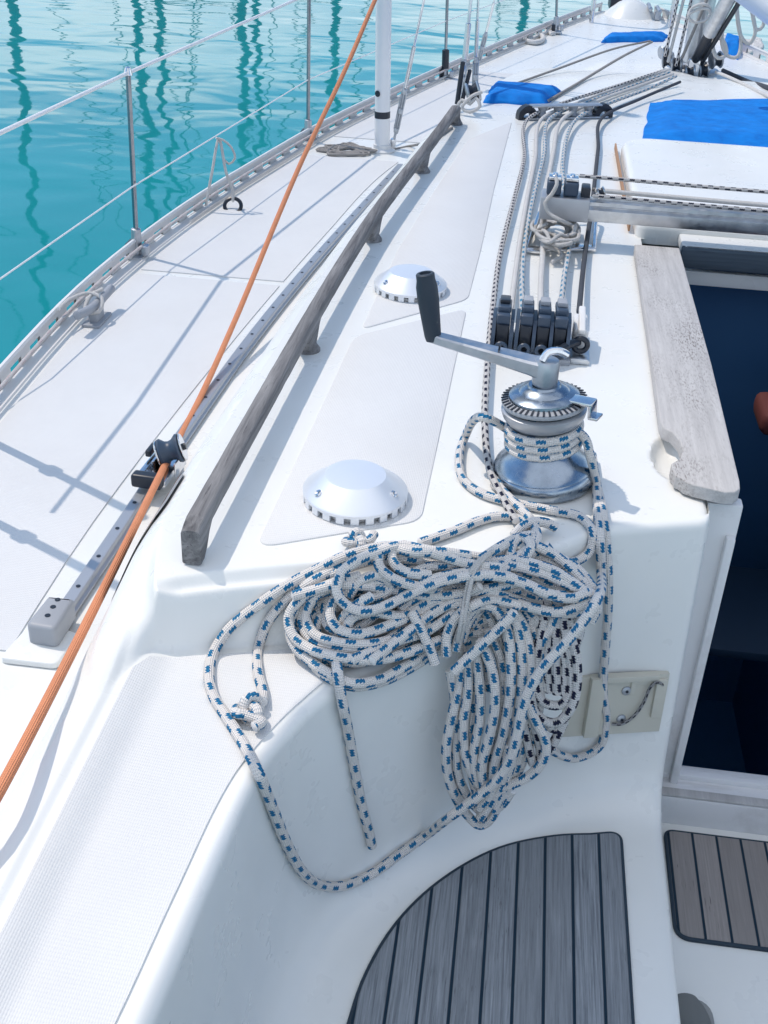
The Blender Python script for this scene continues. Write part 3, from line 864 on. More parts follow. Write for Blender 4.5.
# ---- rail cleat with its line, pad eye with white ropes
def rail_cleat():
    c = U(97, 322, -.25); c.z = -.247
    t = empty('rail_cleat', c, 'grey horned cleat on the side deck near the rail with a thin line', 'cleat')
    bm = bmesh.new(); tg = Vector((.0, 1, 0))
    pth = [c+Vector((-.01, -.085, .045)), c+Vector((-.004, -.05, .040)), c+Vector((0, 0, .036)), c+Vector((.004, .05, .040)), c+Vector((.008, .085, .045))]
    tube(bm, catmull(pth, .01), .010, 12, True, None); link('horns', bm, M_grey, t)
    bm = bmesh.new(); box(bm, c+Vector((0, 0, .016)), (.022, .045, .034), None, .006, 3); box(bm, c+Vector((0, 0, .003)), (.04, .085, .006), None, .002); link('base', bm, M_grey, t)
    lineobj('cleat_line', [c+Vector((-.055, -.07, .05)), c+Vector((-.045, -.02, .055)), c+Vector((-.02, .02, .055)), c+Vector((.012, .01, .05)), c+Vector((.014, -.02, .03)), c+Vector((-.014, -.024, .03)), c+Vector((-.016, .015, .05)), c+Vector((.0, .05, .055))], .0045, M_rwhite, 'short white line wrapped round the cleat beside the rail', 'rope')
rail_cleat()
def padeye():
    c = U(233, 210, -.25); c.z = zdeck(c.y)+.012
    bm = bmesh.new(); tube(bm, catmull([c+Vector((math.cos(a)*.024, math.sin(a)*.012, math.sin(a)*.018)) for a in [k*math.pi/5 for k in range(10)]], .006, True)+[c+Vector((.024, 0, 0))], .0055, 8)
    tag(link('ring', bm, M_black), 'small black ring on the side deck holding the thin white cord', 'ring')
    a = UY(219, 139, 3.18)
    k = UY(232, 205, 3.2)
    lineobj('hanging_cord', [UY(206, 206, 3.12), UY(212, 172, 3.14), a, UY(226, 172, 3.16), UY(233, 192, 3.17), c+Vector((0, 0, .012))], .0040, M_rwhite, 'white cord tied in an upside down V from the lifeline to the black ring', 'rope')
    lineobj('cord_bow', [UY(216, 138, 3.17), UY(223, 140, 3.18), UY(231, 147, 3.18), UY(235, 158, 3.18), UY(229, 164, 3.18), UY(223, 158, 3.18)], .0032, M_rwhite, 'small open loop of white cord beside the knot on the lower lifeline', 'rope')
padeye()

# ---- furling line along the toe rail
lineobj('furling_line', [Vector((interp(SHEER, y)+.022, y, zdeck(y)+.032)) for y in lin(.9, 6.6, 24)], .0042, rope_mat('pink_flecked_line', (.76, .73, .72), (.70, .60, .60), pitch=.05), 'thin pinkish white line running along the inside of the toe rail', 'rope', step=.03)
lineobj('toe_rail_line', [Vector((interp(SHEER, y)+.034, y, zdeck(y)+.012)) for y in lin(3.0, 6.6, 14)], .0040, M_rwhite, 'thin white line lying at the foot of the toe rail towards the bow', 'rope', step=.03)

# ---- shroud cover, rigging screws and shrouds
def shroud_tube():
    b = U(382, 150, -.245); top = UY(384, -30, b.y)
    top = b+(top-b)*3.2
    t = empty('shroud_tube', b, 'fat white plastic tube standing on the side deck round a shroud', 'tube')
    bm = bmesh.new(); rod(bm, b+UP*.01, top, .0255, 20); m = link('tube', bm, M_wpaint, t, 40)
    bm = bmesh.new(); lathe(bm, [(0, -.004), (.042, -.004), (.044, .002), (.030, .008), (.030, .02), (0, .02)], b, seg=28); link('foot', bm, M_white, t, 40)
    for f in (.105, .305):
        p = b+(top-b)*f; d = (CAM-p).normalized(); n = (d-UP*d.dot(UP)).normalized(); n = Vector((-.5, -.85, 0)).normalized()
        bm = bmesh.new(); lathe(bm, [(0, .0262), (.010, .0262), (.010, .0285), (.006, .029), (0, .0275)], p, n, 18); link('rivet', bm, M_black, t)
    bm = bmesh.new(); rod(bm, b+(top-b)*.06-Vector((.0, .0, 0)), b+(top-b)*.072, .0262, 20); link('band', bm, M_black, t)
    return b, top
stb, stt = shroud_tube()
def rigging(a, b, name, label, r1=.004, screw=True, up=3.0, body=M_steel):
    a = Vector(a); b = Vector(b); d = (b-a)
    t = empty(name, a, label, 'rigging')
    bm = bmesh.new(); rod(bm, a+d*.35, a+d*up, r1, 8); link('wire', bm, M_steel, t)
    bm = bmesh.new(); rod(bm, a+d*.50, a+d*.85, r1*1.7, 10); link('swage', bm, body, t)
    L = d.length; dn = d.normalized(); sd = dn.cross(Vector((0, 1, 0))).normalized()
    bm = bmesh.new()
    for s in (-1, 1): rod(bm, a+dn*(L*.14)+sd*s*.007, a+dn*(L*.46)+sd*s*.007, .0035, 8)
    for f in (.13, .30, .47): box(bm, a+dn*(L*f), (.024, .014, .018), frame(dn), .004)
    rod(bm, a, a+dn*(L*.5), .0045, 8)
    link('turnbuckle', bm, M_cast, t, 40)
    bm = bmesh.new(); box(bm, a+UP*.0, (.018, .03, .045), None, .004); box(bm, a-UP*.018, (.05, .07, .006), None, .002); link('chainplate', bm, M_steel, t, 40)
ra = U(393, 145, -.235); rigging(ra, UY(418, 28, ra.y+.02), 'cap_shroud', 'wire shroud and turnbuckle slanting up just right of the white tube')
ra = U(460, 108, -.09); rigging(ra, UY(470, 8, ra.y+.0), 'lower_shroud', 'steel lower shroud with turnbuckle at the forward end of the grab rail', .0055, up=3)
ra2 = ra+Vector((.045, .03, 0)); rigging(ra2, UY(478, 4, ra2.y), 'inner_shroud', 'second slimmer shroud close right of the lower shroud', .004, up=3)
ra = U(476, 72, -.2); rigging(ra, UY(497, -10, ra.y), 'forward_shroud', 'thin far wire shroud rising beyond the grab rail end', .003, up=3)
bm = bmesh.new(); a = UY(459, 100, 3.55)
for i, (p, q, r) in enumerate((((457, 104), (463, 62), .007), ((462, 102), (470, 70), .006))): rod(bm, UY(p[0], p[1], 3.5), UY(q[0], q[1], 3.52), r, 10)
tag(link('shock_cord_toggle', bm, M_black, None, 40), 'black toggles bound to the lower shroud above the grab rail end', 'toggle')
# cheek block hanging there
def small_block(c, r, label, ax=(1, .2, .3), m=M_cast, name='turning_block'):
    t = empty(name, c, label, 'block')
    bm = bmesh.new(); lathe(bm, [(0, -.4*r), (.8*r, -.4*r), (.62*r, 0), (.8*r, .4*r), (0, .4*r)], c, ax, 24); link('sheave', bm, M_black, t, 40)
    axv = Vector(ax).normalized()
    for s in (-1, 1):
        bm = bmesh.new(); lathe(bm, [(0, -.12*r), (.9*r, -.12*r), (r, 0), (.9*r, .12*r), (0, .12*r)], Vector(c)+axv*s*.52*r, ax, 24); link('cheek', bm, m, t, 40)
    return t
small_block(UY(473, 92, 3.45), .030, 'grey turning block tied at the foot of the lower shroud')
lineobj('shroud_lashing', [UY(455, 112, 3.42), UY(462, 100, 3.42), UY(470, 104, 3.41), UY(476, 98, 3.41), UY(480, 106, 3.4), UY(470, 112, 3.4), UY(462, 108, 3.41), UY(472, 96, 3.41), UY(482, 92, 3.42)], .005, M_rwhite, 'knotted white line lashed round the lower shroud foot', 'rope')
# loose line at the shroud tube foot
def scribble(cx, cy, rx, ry, n, seed, r=.004, lift=.004, f=None):
    rnd = random.Random(seed); pts = []
    for i in range(n):
        a = i*2.2+rnd.uniform(-.5, .5); k = rnd.uniform(.35, 1)
        px, py = cx+math.cos(a)*rx*k, cy+math.sin(a)*ry*k
        pts.append(f(px, py, i) if f else on(px, py, r, lift+rnd.uniform(0, .012)))
    return pts
pts = [on(318, 152, .005), on(340, 144, .005), on(370, 148, .005), on(395, 152, .005), on(430, 142, .005), on(455, 136, .005)]
pts2 = scribble(348, 150, 32, 7, 26, 3, .0045)
lineobj('loose_line', pts2+[on(385, 150, .005), on(410, 146, .005), on(432, 138, .005), on(452, 128, .005)], .0042, M_rgrey, 'tangle of thin grey line lying round the foot of the white tube', 'rope')

# ---- organiser and the halyards running aft to the clutches
def organiser():
    a = U(526, 119, .0); b = U(602, 117, .0); c = (a+b)/2
    t = empty('deck_organiser', c, 'alloy deck organiser with two black end cheeks leading the halyards aft', 'fairlead')
    ax = (b-a).normalized(); Fr = Matrix((ax, UP.cross(ax), UP)).transposed(); L = (b-a).length
    bm = bmesh.new(); box(bm, c+UP*.004, (L+.02, .045, .006), Fr, .002); link('base', bm, M_cast, t, 40)
    bm = bmesh.new(); box(bm, c+UP*.036, (L-.02, .030, .005), Fr, .002); link('top_plate', bm, M_cast, t, 40)
    for k in range(4):
        p = a.lerp(b, .20+.20*k)
        bm = bmesh.new(); lathe(bm, [(0, .008), (.015, .008), (.010, .020), (.015, .033), (0, .033)], p, seg=24); link('sheave', bm, M_grey, t, 40)
    for p in (a, b):
        bm = bmesh.new(); d = UP.cross(ax)
        rows = [catmull([p-ax*.028, p-ax*.026+UP*.022, p+UP*.040, p+ax*.026+UP*.022, p+ax*.028], .008) for _ in range(2)]
        tmp = [[q+d*s for q in rows[0]] for s in (-.012, .012)]; inn = [[p+(q-p)*.48+d*s for q in rows[0]] for s in (.012, -.012)]
        grid(bm, tmp+inn+[tmp[0]]); fix(bm); link('end_cheek', bm, M_black, t, 40)
organiser()
HZ = .016
def hal(pts, r, m, label, zs=None, grp=None):
    P = [U(p[0], p[1], p[2] if len(p) > 2 else HZ) for p in pts]
    return lineobj('halyard', P, r, m, label, 'rope', grp, step=.02)
hal([(516, 521, .012), (503, 498, .011), (490, 470, .012), (485, 425, .014), (487, 370, .016), (492, 315), (500, 255), (513, 203), (524, 160), (528, 119, .018), (560, 104, .02), (610, 88, .02), (662, 71, .03)], .0050, M_rblk, 'black flecked halyard passing left of the clutches down to the winch foot')
hal([(511, 310, .02), (517, 262, .02), (526, 205), (535, 160), (543, 118, .018), (575, 104), (625, 85), (668, 70, .03)], .0052, M_rwhite, 'plain white halyard led to the small left hand clutch')
hal([(522, 318, .03), (522, 280, .02), (524, 250), (531, 208), (544, 155), (551, 118, .018), (590, 101), (640, 83), (670, 72, .03)], .0052, M_rpale, 'pale blue flecked halyard entering the first of the three clutches')
hal([(541, 318, .03), (541, 285, .02), (543, 250), (545, 205), (553, 155), (564, 118, .018), (600, 100), (645, 84), (673, 74, .03)], .0056, M_rwhite, 'plain off white halyard entering the middle clutch')
hal([(559, 318, .03), (564, 280, .02), (569, 245), (566, 200), (563, 160), (577, 119, .018), (610, 103), (650, 88), (676, 76, .03)], .0052, M_rpale, 'pale blue flecked halyard entering the right hand one of the three clutches')
hal([(579, 312, .03), (584, 262, .02), (592, 205), (598, 150), (602, 118, .02), (640, 99), (680, 82, .03)], .0048, M_rdark, 'thin dark line leading to the silver clutch')
hal([(548, 101, .006), (580, 82, .006), (620, 58, .006), (652, 42, -.06)], .0045, M_rgrey, 'thin grey control line crossing the foredeck diagonally to the organiser')
hal([(515, 84, .006), (560, 68, .006), (610, 50, .0), (650, 41, -.06)], .004, M_rgrey, 'thin grey control line crossing the foredeck behind the blue bag')

# ---- clutches
def clutch(px, py, w, label, n, mlev=M_grey, name='rope_clutch', scl=(1.2, 1.0, 1.15)):
    c = U(px, py, 0.0)
    t = empty(name, c, label, 'rope clutch')
    Wd = w*n
    bm = bmesh.new(); box(bm, c+Vector((0, 0, .004)), (Wd+.012, .110, .008), None, .002); link('base_plate', bm, M_grey, t, 40)
    for k in range(n+1):
        x = (k-n/2)*w
        tmp = bmesh.new()
        poly = rounded([(-.050, .008), (.046, .008), (.046, .030), (.022, .052), (-.030, .052), (-.050, .030)], .010, 5)
        vs = [tmp.verts.new((-.0025, y, z)) for y, z in poly]; f = tmp.faces.new(vs)
        r = bmesh.ops.extrude_face_region(tmp, geom=[f]); bmesh.ops.translate(tmp, vec=(.005, 0, 0), verts=[g for g in r['geom'] if isinstance(g, bmesh.types.BMVert)])
        fix(tmp); bmesh.ops.translate(tmp, vec=c+Vector((x, 0, 0)), verts=tmp.verts); link('side_plate', tmp, M_navy, t, 40)
    for k in range(n):
        x = (k-(n-1)/2)*w
        bm = bmesh.new(); box(bm, c+Vector((x, .0, .028)), (w-.007, .080, .036), None, .003)
        link('jaw', bm, M_black, t, 40)
        bm = bmesh.new(); rt = Matrix.Rotation(-.12, 3, 'X')
        box(bm, c+Vector((x, .006, .059)), (w-.006, .062, .010), rt, .0035, 3)
        lv = link('lever', bm, M_navy, t, 40)
        bm = bmesh.new(); box(bm, c+Vector((x, .012, .0665)), (w-.010, .036, .006), rt, .002, 2); link('lever_pad', bm, mlev, lv, 40)
        bm = bmesh.new(); box(bm, c+Vector((x, -.030, .045)), (w-.006, .010, .032), Matrix.Rotation(.25, 3, 'X'), .003, 2); link('lever_nose', bm, M_navy, lv, 40)
        bm = bmesh.new(); tube(bm, [c+Vector((x+math.cos(a)*.0065, -.0525, .017+math.sin(a)*.0065)) for a in [j*math.pi/8 for j in range(17)]], .0028, 8, False); link('rope_eye', bm, M_navy, t, 40)
    t.scale = scl
    return c
clutch(540, 350, .0235, 'dark blue bank of three rope clutches with grey lever pads', 3, name='triple_rope_clutch', scl=(1.16, 1.0, 1.2))
c = clutch(501, 346, .024, 'small single black clutch left of the bank of three', 1, M_black)
def silver_clutch():
    c = U(578, 350, 0); t = empty('alloy_clutch', c, 'silver alloy clutch with a round black rope eye right of the bank', 'rope clutch')
    bm = bmesh.new(); box(bm, c+Vector((0, 0, .004)), (.034, .12, .008), None, .002); link('base_plate', bm, M_alu, t, 40)
    bm = bmesh.new(); box(bm, c+Vector((0, .015, .026)), (.024, .075, .036), None, .006, 3); link('body', bm, M_white, t, 40)
    bm = bmesh.new(); box(bm, c+Vector((.0, .0, .052)), (.011, .075, .010), Matrix.Rotation(.18, 3, 'X'), .003, 3); link('lever', bm, M_white, t, 40)
    bm = bmesh.new(); tube(bm, [c+Vector((math.cos(a)*.011, -.040, .026+math.sin(a)*.011)) for a in [j*math.pi/10 for j in range(21)]], .0045, 10, False)
    tube(bm, catmull([c+Vector((-.004, -.038, .030)), c+Vector((-.02, -.055, .03)), c+Vector((-.045, -.085, .022))], .01), .0068, 10); link('rope_eye', bm, M_black, t, 40)
    bm = bmesh.new(); box(bm, c+Vector((.0, -.052, .006)), (.030, .020, .010), None, .003); link('lip', bm, M_alu, t, 40)
silver_clutch()

# ---- winch with handle
WC = U(543, 479, 0.0)
WS = Vector((1.07, 1.07, .97)); WR = Matrix.Rotation(-.10, 3, 'Y')
def wt(v): return WC+WR @ Vector((v[0]*WS.x, v[1]*WS.y, v[2]*WS.z))
def winch():
    t = empty('winch', WC, 'two speed self tailing chrome winch carrying three turns of blue flecked rope', 'winch')
    bm = bmesh.new(); lathe(bm, [(0, 0), (.061, 0), (.0625, .003), (.0625, .014), (.0605, .020), (.0595, .0215), (.0605, .023), (.0585, .028), (.050, .038), (.0425, .047), (.0405, .051)], WC, seg=64); link('base', bm, M_chrome, t, 30)
    bm = bmesh.new(); lathe(bm, [(.0405, .051), (.0375, .057), (.0365, .068), (.0368, .080), (.0385, .087)], WC, seg=64); link('drum', bm, M_cast, t, 40)
    bm = bmesh.new(); lathe(bm, [(.0385, .087), (.044, .091), (.0490, .099), (.0508, .106), (.0508, .109), (.046, .1115)], WC, seg=64); link('lower_jaw', bm, M_track, t, 30)
    bm = bmesh.new(); lathe(bm, [(.042, .1105), (.0495, .1150), (.0505, .118), (.0495, .1215), (.036, .1255)], WC, seg=64); j = link('upper_jaw', bm, M_grey, t, 30)
    bm = bmesh.new()
    for k in range(44):
        a = 2*math.pi*k/44; box(bm, WC+Vector((math.cos(a)*.0468, math.sin(a)*.0468, .1232)), (.0085, .0022, .0012), Matrix.Rotation(a, 3, 'Z') @ Matrix.Rotation(.28, 3, 'Y'))
    link('grooves', bm, M_black, j)
    bm = bmesh.new(); lathe(bm, [(.042, .1235), (.0415, .128), (.036, .1315), (.030, .133), (.026, .137), (.020, .1395), (.0185, .142), (0, .142)], WC, seg=64); link('crown', bm, M_chrome, t, 30)
    # stripper arm of the self tailer, reaching out to starboard
    bm = bmesh.new(); d = Vector((.9, -.42, 0)).normalized(); rt = Matrix.Rotation(math.atan2(d.y, d.x), 3, 'Z')
    box(bm, WC+d*.038+UP*.1285, (.050, .020, .0050), rt, .002); box(bm, WC+d*.0615+UP*.120, (.005, .018, .022), rt, .002); box(bm, WC+d*.0655+UP*.110, (.012, .018, .004), rt, .0015)
    link('stripper_arm', bm, M_steel, t, 40)
    t.rotation_euler = WR.to_euler(); t.scale = WS
winch()
def winch_handle():
    top = wt((0, 0, .142))
    t = empty('crank_handle', top, 'winch crank handle with alloy arm and upright black rubber grip', 'winch handle')
    bm = bmesh.new(); lathe(bm, [(0, 0), (.0155, 0), (.0165, .004), (.0165, .028), (.0145, .033), (0, .0345)], top, seg=28); link('hub', bm, M_cast, t, 30)
    e = U(433, 337, .172); h = top+UP*.020
    d = (e-h); L = d.length; dn = d.normalized(); sd = UP.cross(dn).normalized(); u2 = dn.cross(sd)
    bm = bmesh.new(); rows = []
    for f, w, th in ((0, .0155, .012), (.12, .0135, .0095), (.5, .0115, .0075), (.92, .0095, .0060), (1.02, .0085, .0055)):
        p = h+d*f; rows.append([p+sd*a*w+u2*b*th for a, b in ((-1, -.7), (-1, .7), (-.8, 1), (.8, 1), (1, .7), (1, -.7), (.8, -1), (-.8, -1))])
    vs = grid(bm, rows, closed=True); bm.faces.new(vs[0]); bm.faces.new(vs[-1]); fix(bm); a = link('arm', bm, M_cast, t, 30)
    bm = bmesh.new(); box(bm, h+d*.42+u2*.0085*(1 if u2.z > 0 else -1), (.004, .012, .002), frame(dn).to_3x3() @ Matrix.Rotation(0, 3, 'Z')); link('slot', bm, M_black, a)
    bm = bmesh.new(); top_g = UY(425, 273, e.y+.004); ax = (top_g-e)
    g = ax.length; lathe(bm, [(0, -.004), (.0095, -.004), (.0108, .002), (.0122, g*.3), (.0138, g*.6), (.0136, g*.80), (.0118, g*.90), (.0118, g*.985), (.0105, g), (.0075, g), (.0070, g-.003), (0, g-.003)], e, ax, 28); link('grip', bm, M_grip, t, 35)
    bm = bmesh.new(); c = h+Vector((.004, -.003, .014))
    tube(bm, catmull([c+Vector((-.010, -.004, .000)), c+Vector((-.004, .0, .010)), c+Vector((.010, .004, .011)), c+Vector((.020, .006, .006))], .004), .0052, 10); link('release_lever', bm, M_steel, t)
winch_handle()

# ---- mainsheet traveller
def traveller():
    a = U(541, 204, .075); y = a.y
    t = empty('traveller', (a.x, y, .075), 'grey aluminium mainsheet traveller bar spanning the hatch garage', 'traveller')
    x0 = a.x; x1 = 2*XC-a.x
    bm = bmesh.new(); rows = []
    prof = [(-.026, -.020), (-.030, -.010), (-.030, .004), (-.020, .010), (-.020, .017), (-.012, .018), (-.011, .014), (.011, .014), (.012, .018), (.020, .017), (.020, .010), (.030, .004), (.030, -.010), (.026, -.020)]
    rows = [[(x, y+p, .075+q) for p, q in prof] for x in (x0+.09, x1)]
    vs = grid(bm, rows, closed=True); bm.faces.new(vs[0]); bm.faces.new(vs[-1]); fix(bm); link('bar', bm, M_alu, t, 25)
    bm = bmesh.new(); box(bm, (x0+.047, y, .076), (.098, .066, .046), None, .004); link('end_fitting', bm, M_track, t, 30)
    for k in (0, 1):
        c = Vector((x0+.022+.034*k, y-.002, .114))
        bm = bmesh.new(); box(bm, c, (.029, .044, .028), None, .006, 3); b = link('control_block', bm, M_navy, t, 40)
        bm = bmesh.new(); box(bm, c+UP*.019, (.025, .034, .007), None, .002, 2); lathe(bm, [(0, .020), (.007, .022), (.005, .026), (0, .026)], c, seg=14); link('cap', bm, M_steel, b, 40)
    bm = bmesh.new(); box(bm, (x0+.086, y+.005, .104), (.018, .04, .028), None, .004); link('end_block', bm, M_black, t, 40)
    # bent tube bracket standing on the coachroof
    bl, br, tl, tr = U(526, 250, .008), U(594, 249, .008), U(541, 210, .030), U(596, 210, .030)
    bm = bmesh.new(); tube(bm, [Vector(q) for q in catmull([bl, bl.lerp(tl, .5), tl.lerp(bl, .06), tl.lerp(tr, .06), tl.lerp(tr, .5), tr.lerp(tl, .06), tr.lerp(br, .06), tr.lerp(br, .5), br, ], .01)], .0045, 10)
    rod(bm, bl, br, .0045); link('frame_tube', bm, M_steel, t, 50)
    for q_ in (bl+Vector((.018, .01, -.001)), br+Vector((-.018, .01, -.001))):
        bm = bmesh.new(); box(bm, q_, (.045, .03, .006), None, .002); link('foot_plate', bm, M_steel, t, 40)
    for k, (yy, zz, m) in enumerate(((.008, .135, M_rblk), (-.004, .112, M_rwhite), (-.022, .106, M_rblk), (.016, .108, M_rgrey))):
        lineobj('control_line', [Vector((x0+(.07, .105, .10, .10)[k], y+yy, zz)), Vector((x0+.5, y+yy, zz-.004)), Vector((x1, y+yy, zz))], (.0038, .0045, .0038, .0035)[k], m,
                ['thin flecked traveller line stretched highest above the bar', 'white traveller line lying along the top of the bar', 'flecked traveller line along the near side of the bar', 'thin grey traveller line along the far side of the bar'][k], 'rope', step=.05)
    small_block(Vector((x0+.115, y-.004, .108)), .012, 'tiny shackle block on the traveller where the lines leave the end', m=M_steel, name='shackle_block')
    return x0, y
tx, ty = traveller()
def trav_coil():
    base = lambda px, py, k: UY(px, py, ty-.05+.0*k)
    rnd = random.Random(5); pts = [UY(556, 178, ty-.03), UY(557, 184, ty-.045), UY(552, 194, ty-.05), UY(545, 203, ty-.055), UY(549, 213, ty-.06), UY(562, 221, ty-.07)]
    for i in range(52):
        a = i*math.pi/4.1; w = .75+.25*math.sin(i*1.7)+rnd.uniform(-.1, .1)
        px = 557+math.cos(a)*23*w+2*math.sin(i*.7); py = 230+math.sin(a)*16*w+(i % 9-4)*.7
        pts.append(U(px, py, .012+.034*rnd.random()))
    pts += [U(545, 246, .03), U(557, 250, .02), U(562, 256, .015), U(552, 262, .01)]
    lineobj('traveller_line_coil', pts, .0040, rope_mat('greyish_line', (.70, .68, .65)), 'untidy greyish coil of line bundled inside the traveller bracket', 'rope', step=.008)
trav_coil()

# ---- blue canvas covers
def cover(corn, h, label, name='canvas_cover', slump=.4, z=None):
    P = [S(*c) if z is None else U(c[0], c[1], z) for c in corn]
    n = 26; bm = bmesh.new(); rows = []
    for i in range(n+1):
        u = i/n; r = []
        for j in range(n+1):
            v = j/n
            p = P[0]*(1-u)*(1-v)+P[1]*u*(1-v)+P[2]*u*v+P[3]*(1-u)*v
            e = min(u, 1-u, v, 1-v); k = ss(-.02, .14, e)
            nz_ = noise.noise(Vector((p.x*9, p.y*9, h*10)))*.30+noise.noise(Vector((p.x*26, p.y*22, 4)))*.12
            # pull the edge inward a little near the corners
            hh = (z if z is not None else H(p.x, p.y))+.003
            r.append(Vector((p.x+.01*noise.noise(Vector((u*5, v*5, 1))), p.y+.008*noise.noise(Vector((u*4, v*4, 9))), hh+h*(k*(1+nz_*slump*2)))))
        rows.append(r)
    grid(bm, rows); r = bmesh.ops.extrude_edge_only(bm, edges=[e for e in bm.edges if e.is_boundary])
    for g in r['geom']:
        if isinstance(g, bmesh.types.BMVert): g.co.z -= .006
    fix(bm)
    return tag(link(name, bm, M_blue, None, 70), label, 'cover')
cover([(641, 145), (862, 155), (850, 100), (650, 104)], .022, 'big bright blue canvas cover over the hatch just aft of the mast', slump=.25, z=.046 if False else None)
cover([(483, 103), (545, 106), (561, 92), (492, 87)], .022, 'thick blue canvas bag on the port side of the coachroof near the organiser', slump=.35)
cover([(601, 43), (663, 42), (668, 36), (606, 37)], .022, 'flat blue canvas cover on the foredeck hatch toward the bow')
cover([(722, 56), (738, 60), (740, 46), (724, 44)], .05, 'small crumpled blue bag on the starboard deck behind the mast')

# ---- mast foot, vang, blocks and halyard tails
def mast():
    b = S(692, 70); up = Vector((.0, -.02, 1)).normalized()
    t = empty('mast', b, 'grey aluminium mast rising from its crowded foot', 'mast')
    bm = bmesh.new(); rows = []
    sec = [(math.cos(a)*.050, math.sin(a)*.068) for a in [k*math.pi/16 for k in range(32)]]
    for z in (.0, 1.0, 4.0, 9.0): rows.append([b+Vector((x, y, 0))+up*z for x, y in sec])
    vs = grid(bm, rows, closed=True); bm.faces.new(vs[-1]); fix(bm); link('spar', bm, M_alu, t, 40)
    bm = bmesh.new(); lathe(bm, [(0, -.02), (.115, -.02), (.115, .006), (.085, .012), (.080, .03), (.06, .035)], b, seg=32); link('step', bm, M_cast, t, 40)
    bm = bmesh.new(); box(bm, b+Vector((0, -.070, .35)), (.012, .01, .7), None, .002); link('track', bm, M_track, t)
    return b
mb = mast()
for i, (px, py, r, lab) in enumerate(((668, 66, .034, 'outermost port turning block at the mast foot'), (677, 70, .036, 'second turning block from port at the mast foot'), (690, 78, .033, 'turning block directly aft of the mast foot'), (703, 76, .034, 'turning block on the aft starboard quarter of the mast foot'), (716, 66, .036, 'starboard turning block at the mast foot beside the dark line'), (664, 58, .028, 'small turning block standing just forward of the outermost port one'))):
    small_block(UY(px, py-6, mb.y-.12+.02*abs(i-2)), r, lab, ax=(1, .15*(i-2), .15), m=M_cast)
def tubeobj(name, a, b, r, m, label, cat, r2=None, parts=None):
    bm = bmesh.new(); rod(bm, a, b, r, 18, r2); return tag(link(name, bm, m, None, 40), label, cat)
# rod vang slanting up and to starboard
va = UY(694, 62, mb.y-.10); vb = UY(748, -38, mb.y-.62)
t = empty('rod_vang', va, 'grey telescopic vang slanting up to the right in front of the mast', 'vang')
bm = bmesh.new(); rod(bm, va, va.lerp(vb, .35), .020, 16); link('lower_tube', bm, M_black, t, 40)
bm = bmesh.new(); rod(bm, va.lerp(vb, .33), vb+(vb-va)*.5, .030, 18); link('upper_tube', bm, M_alu, t, 40)
bm = bmesh.new(); rod(bm, va+Vector((.03, 0, -.01)), vb+(vb-va)*.5+Vector((.055, 0, -.03)), .010, 10); link('tackle_strap', bm, M_black, t, 40)
bm = bmesh.new(); box(bm, va+Vector((0, -.01, -.02)), (.05, .04, .07), None, .008); link('toggle', bm, M_steel, t, 40)
wa = UY(724, -22, 3.75); wb = UY(800, 36, 3.65)
tubeobj('boom_strut', wa, wb, .029, M_wpaint, 'smooth white pole crossing the top right corner in front of the water', 'pole')
for i, (a, b, m) in enumerate((((665, 56), (680, -10), M_rblk), ((668, 62), (686, -10), M_rwhite), ((682, 58), (712, -12), M_rgrey), ((676, 66), (694, -12), M_rblk), ((701, 60), (738, -12), M_rdark))):
    p = UY(a[0], a[1], mb.y-.13); q = UY(b[0], b[1], mb.y-.11)
    lineobj('mast_halyard', [p, p.lerp(q, .5), p+(q-p)*2.5], .0065, m, ['black flecked halyard rising farthest to port of the mast', 'white halyard rising beside the port blocks', 'grey halyard rising close against the mast', 'black flecked halyard rising from the second block', 'dark line rising along the vang'][i], 'rope', step=.05)
def hank(pts, label, r=.0075, m=None, yd=None):
    lineobj('halyard_hank', [UY(p[0], p[1], (yd or mb.y-.22)+(.012 if i % 2 else 0)) for i, p in enumerate(pts)], r, m or M_rwhite, label, 'rope', step=.012)
hank([(727, -8), (724, 20), (722, 44), (728, 56), (737, 57), (741, 44), (738, 20), (736, -8)], 'cream rope loop hanging lowest to the right of the vang')
hank([(737, -8), (737, 14), (741, 36), (749, 44), (755, 34), (752, 10), (750, -8), (752, 12), (757, 30), (763, 26), (760, -8)], 'double cream rope loop hanging nearest the top right corner')
hank([(688, 16), (692, 8), (704, 4), (711, 10), (706, 20), (694, 22), (688, 16), (696, 10), (708, 9), (712, 16)], 'cream line coiled round the front of the mast', .006)
hank([(715, 36), (713, 48), (718, 58), (726, 55), (724, 42), (718, 36)], 'small cream rope loop between vang and blue bag', .008)
lineobj('dark_line', [UY(722, 70, mb.y-.1), S(740, 78, .006), S(768, 88, .006), S(800, 99, .006)], .0085, M_rdark, 'thick dark line running off to starboard from the mast foot', 'rope')
lineobj('pale_line', [UY(716, 72, mb.y-.1), S(735, 80, .006), S(768, 96, .006), S(800, 110, .006)], .006, M_rwhite, 'pale line running to starboard below the thick dark one', 'rope')
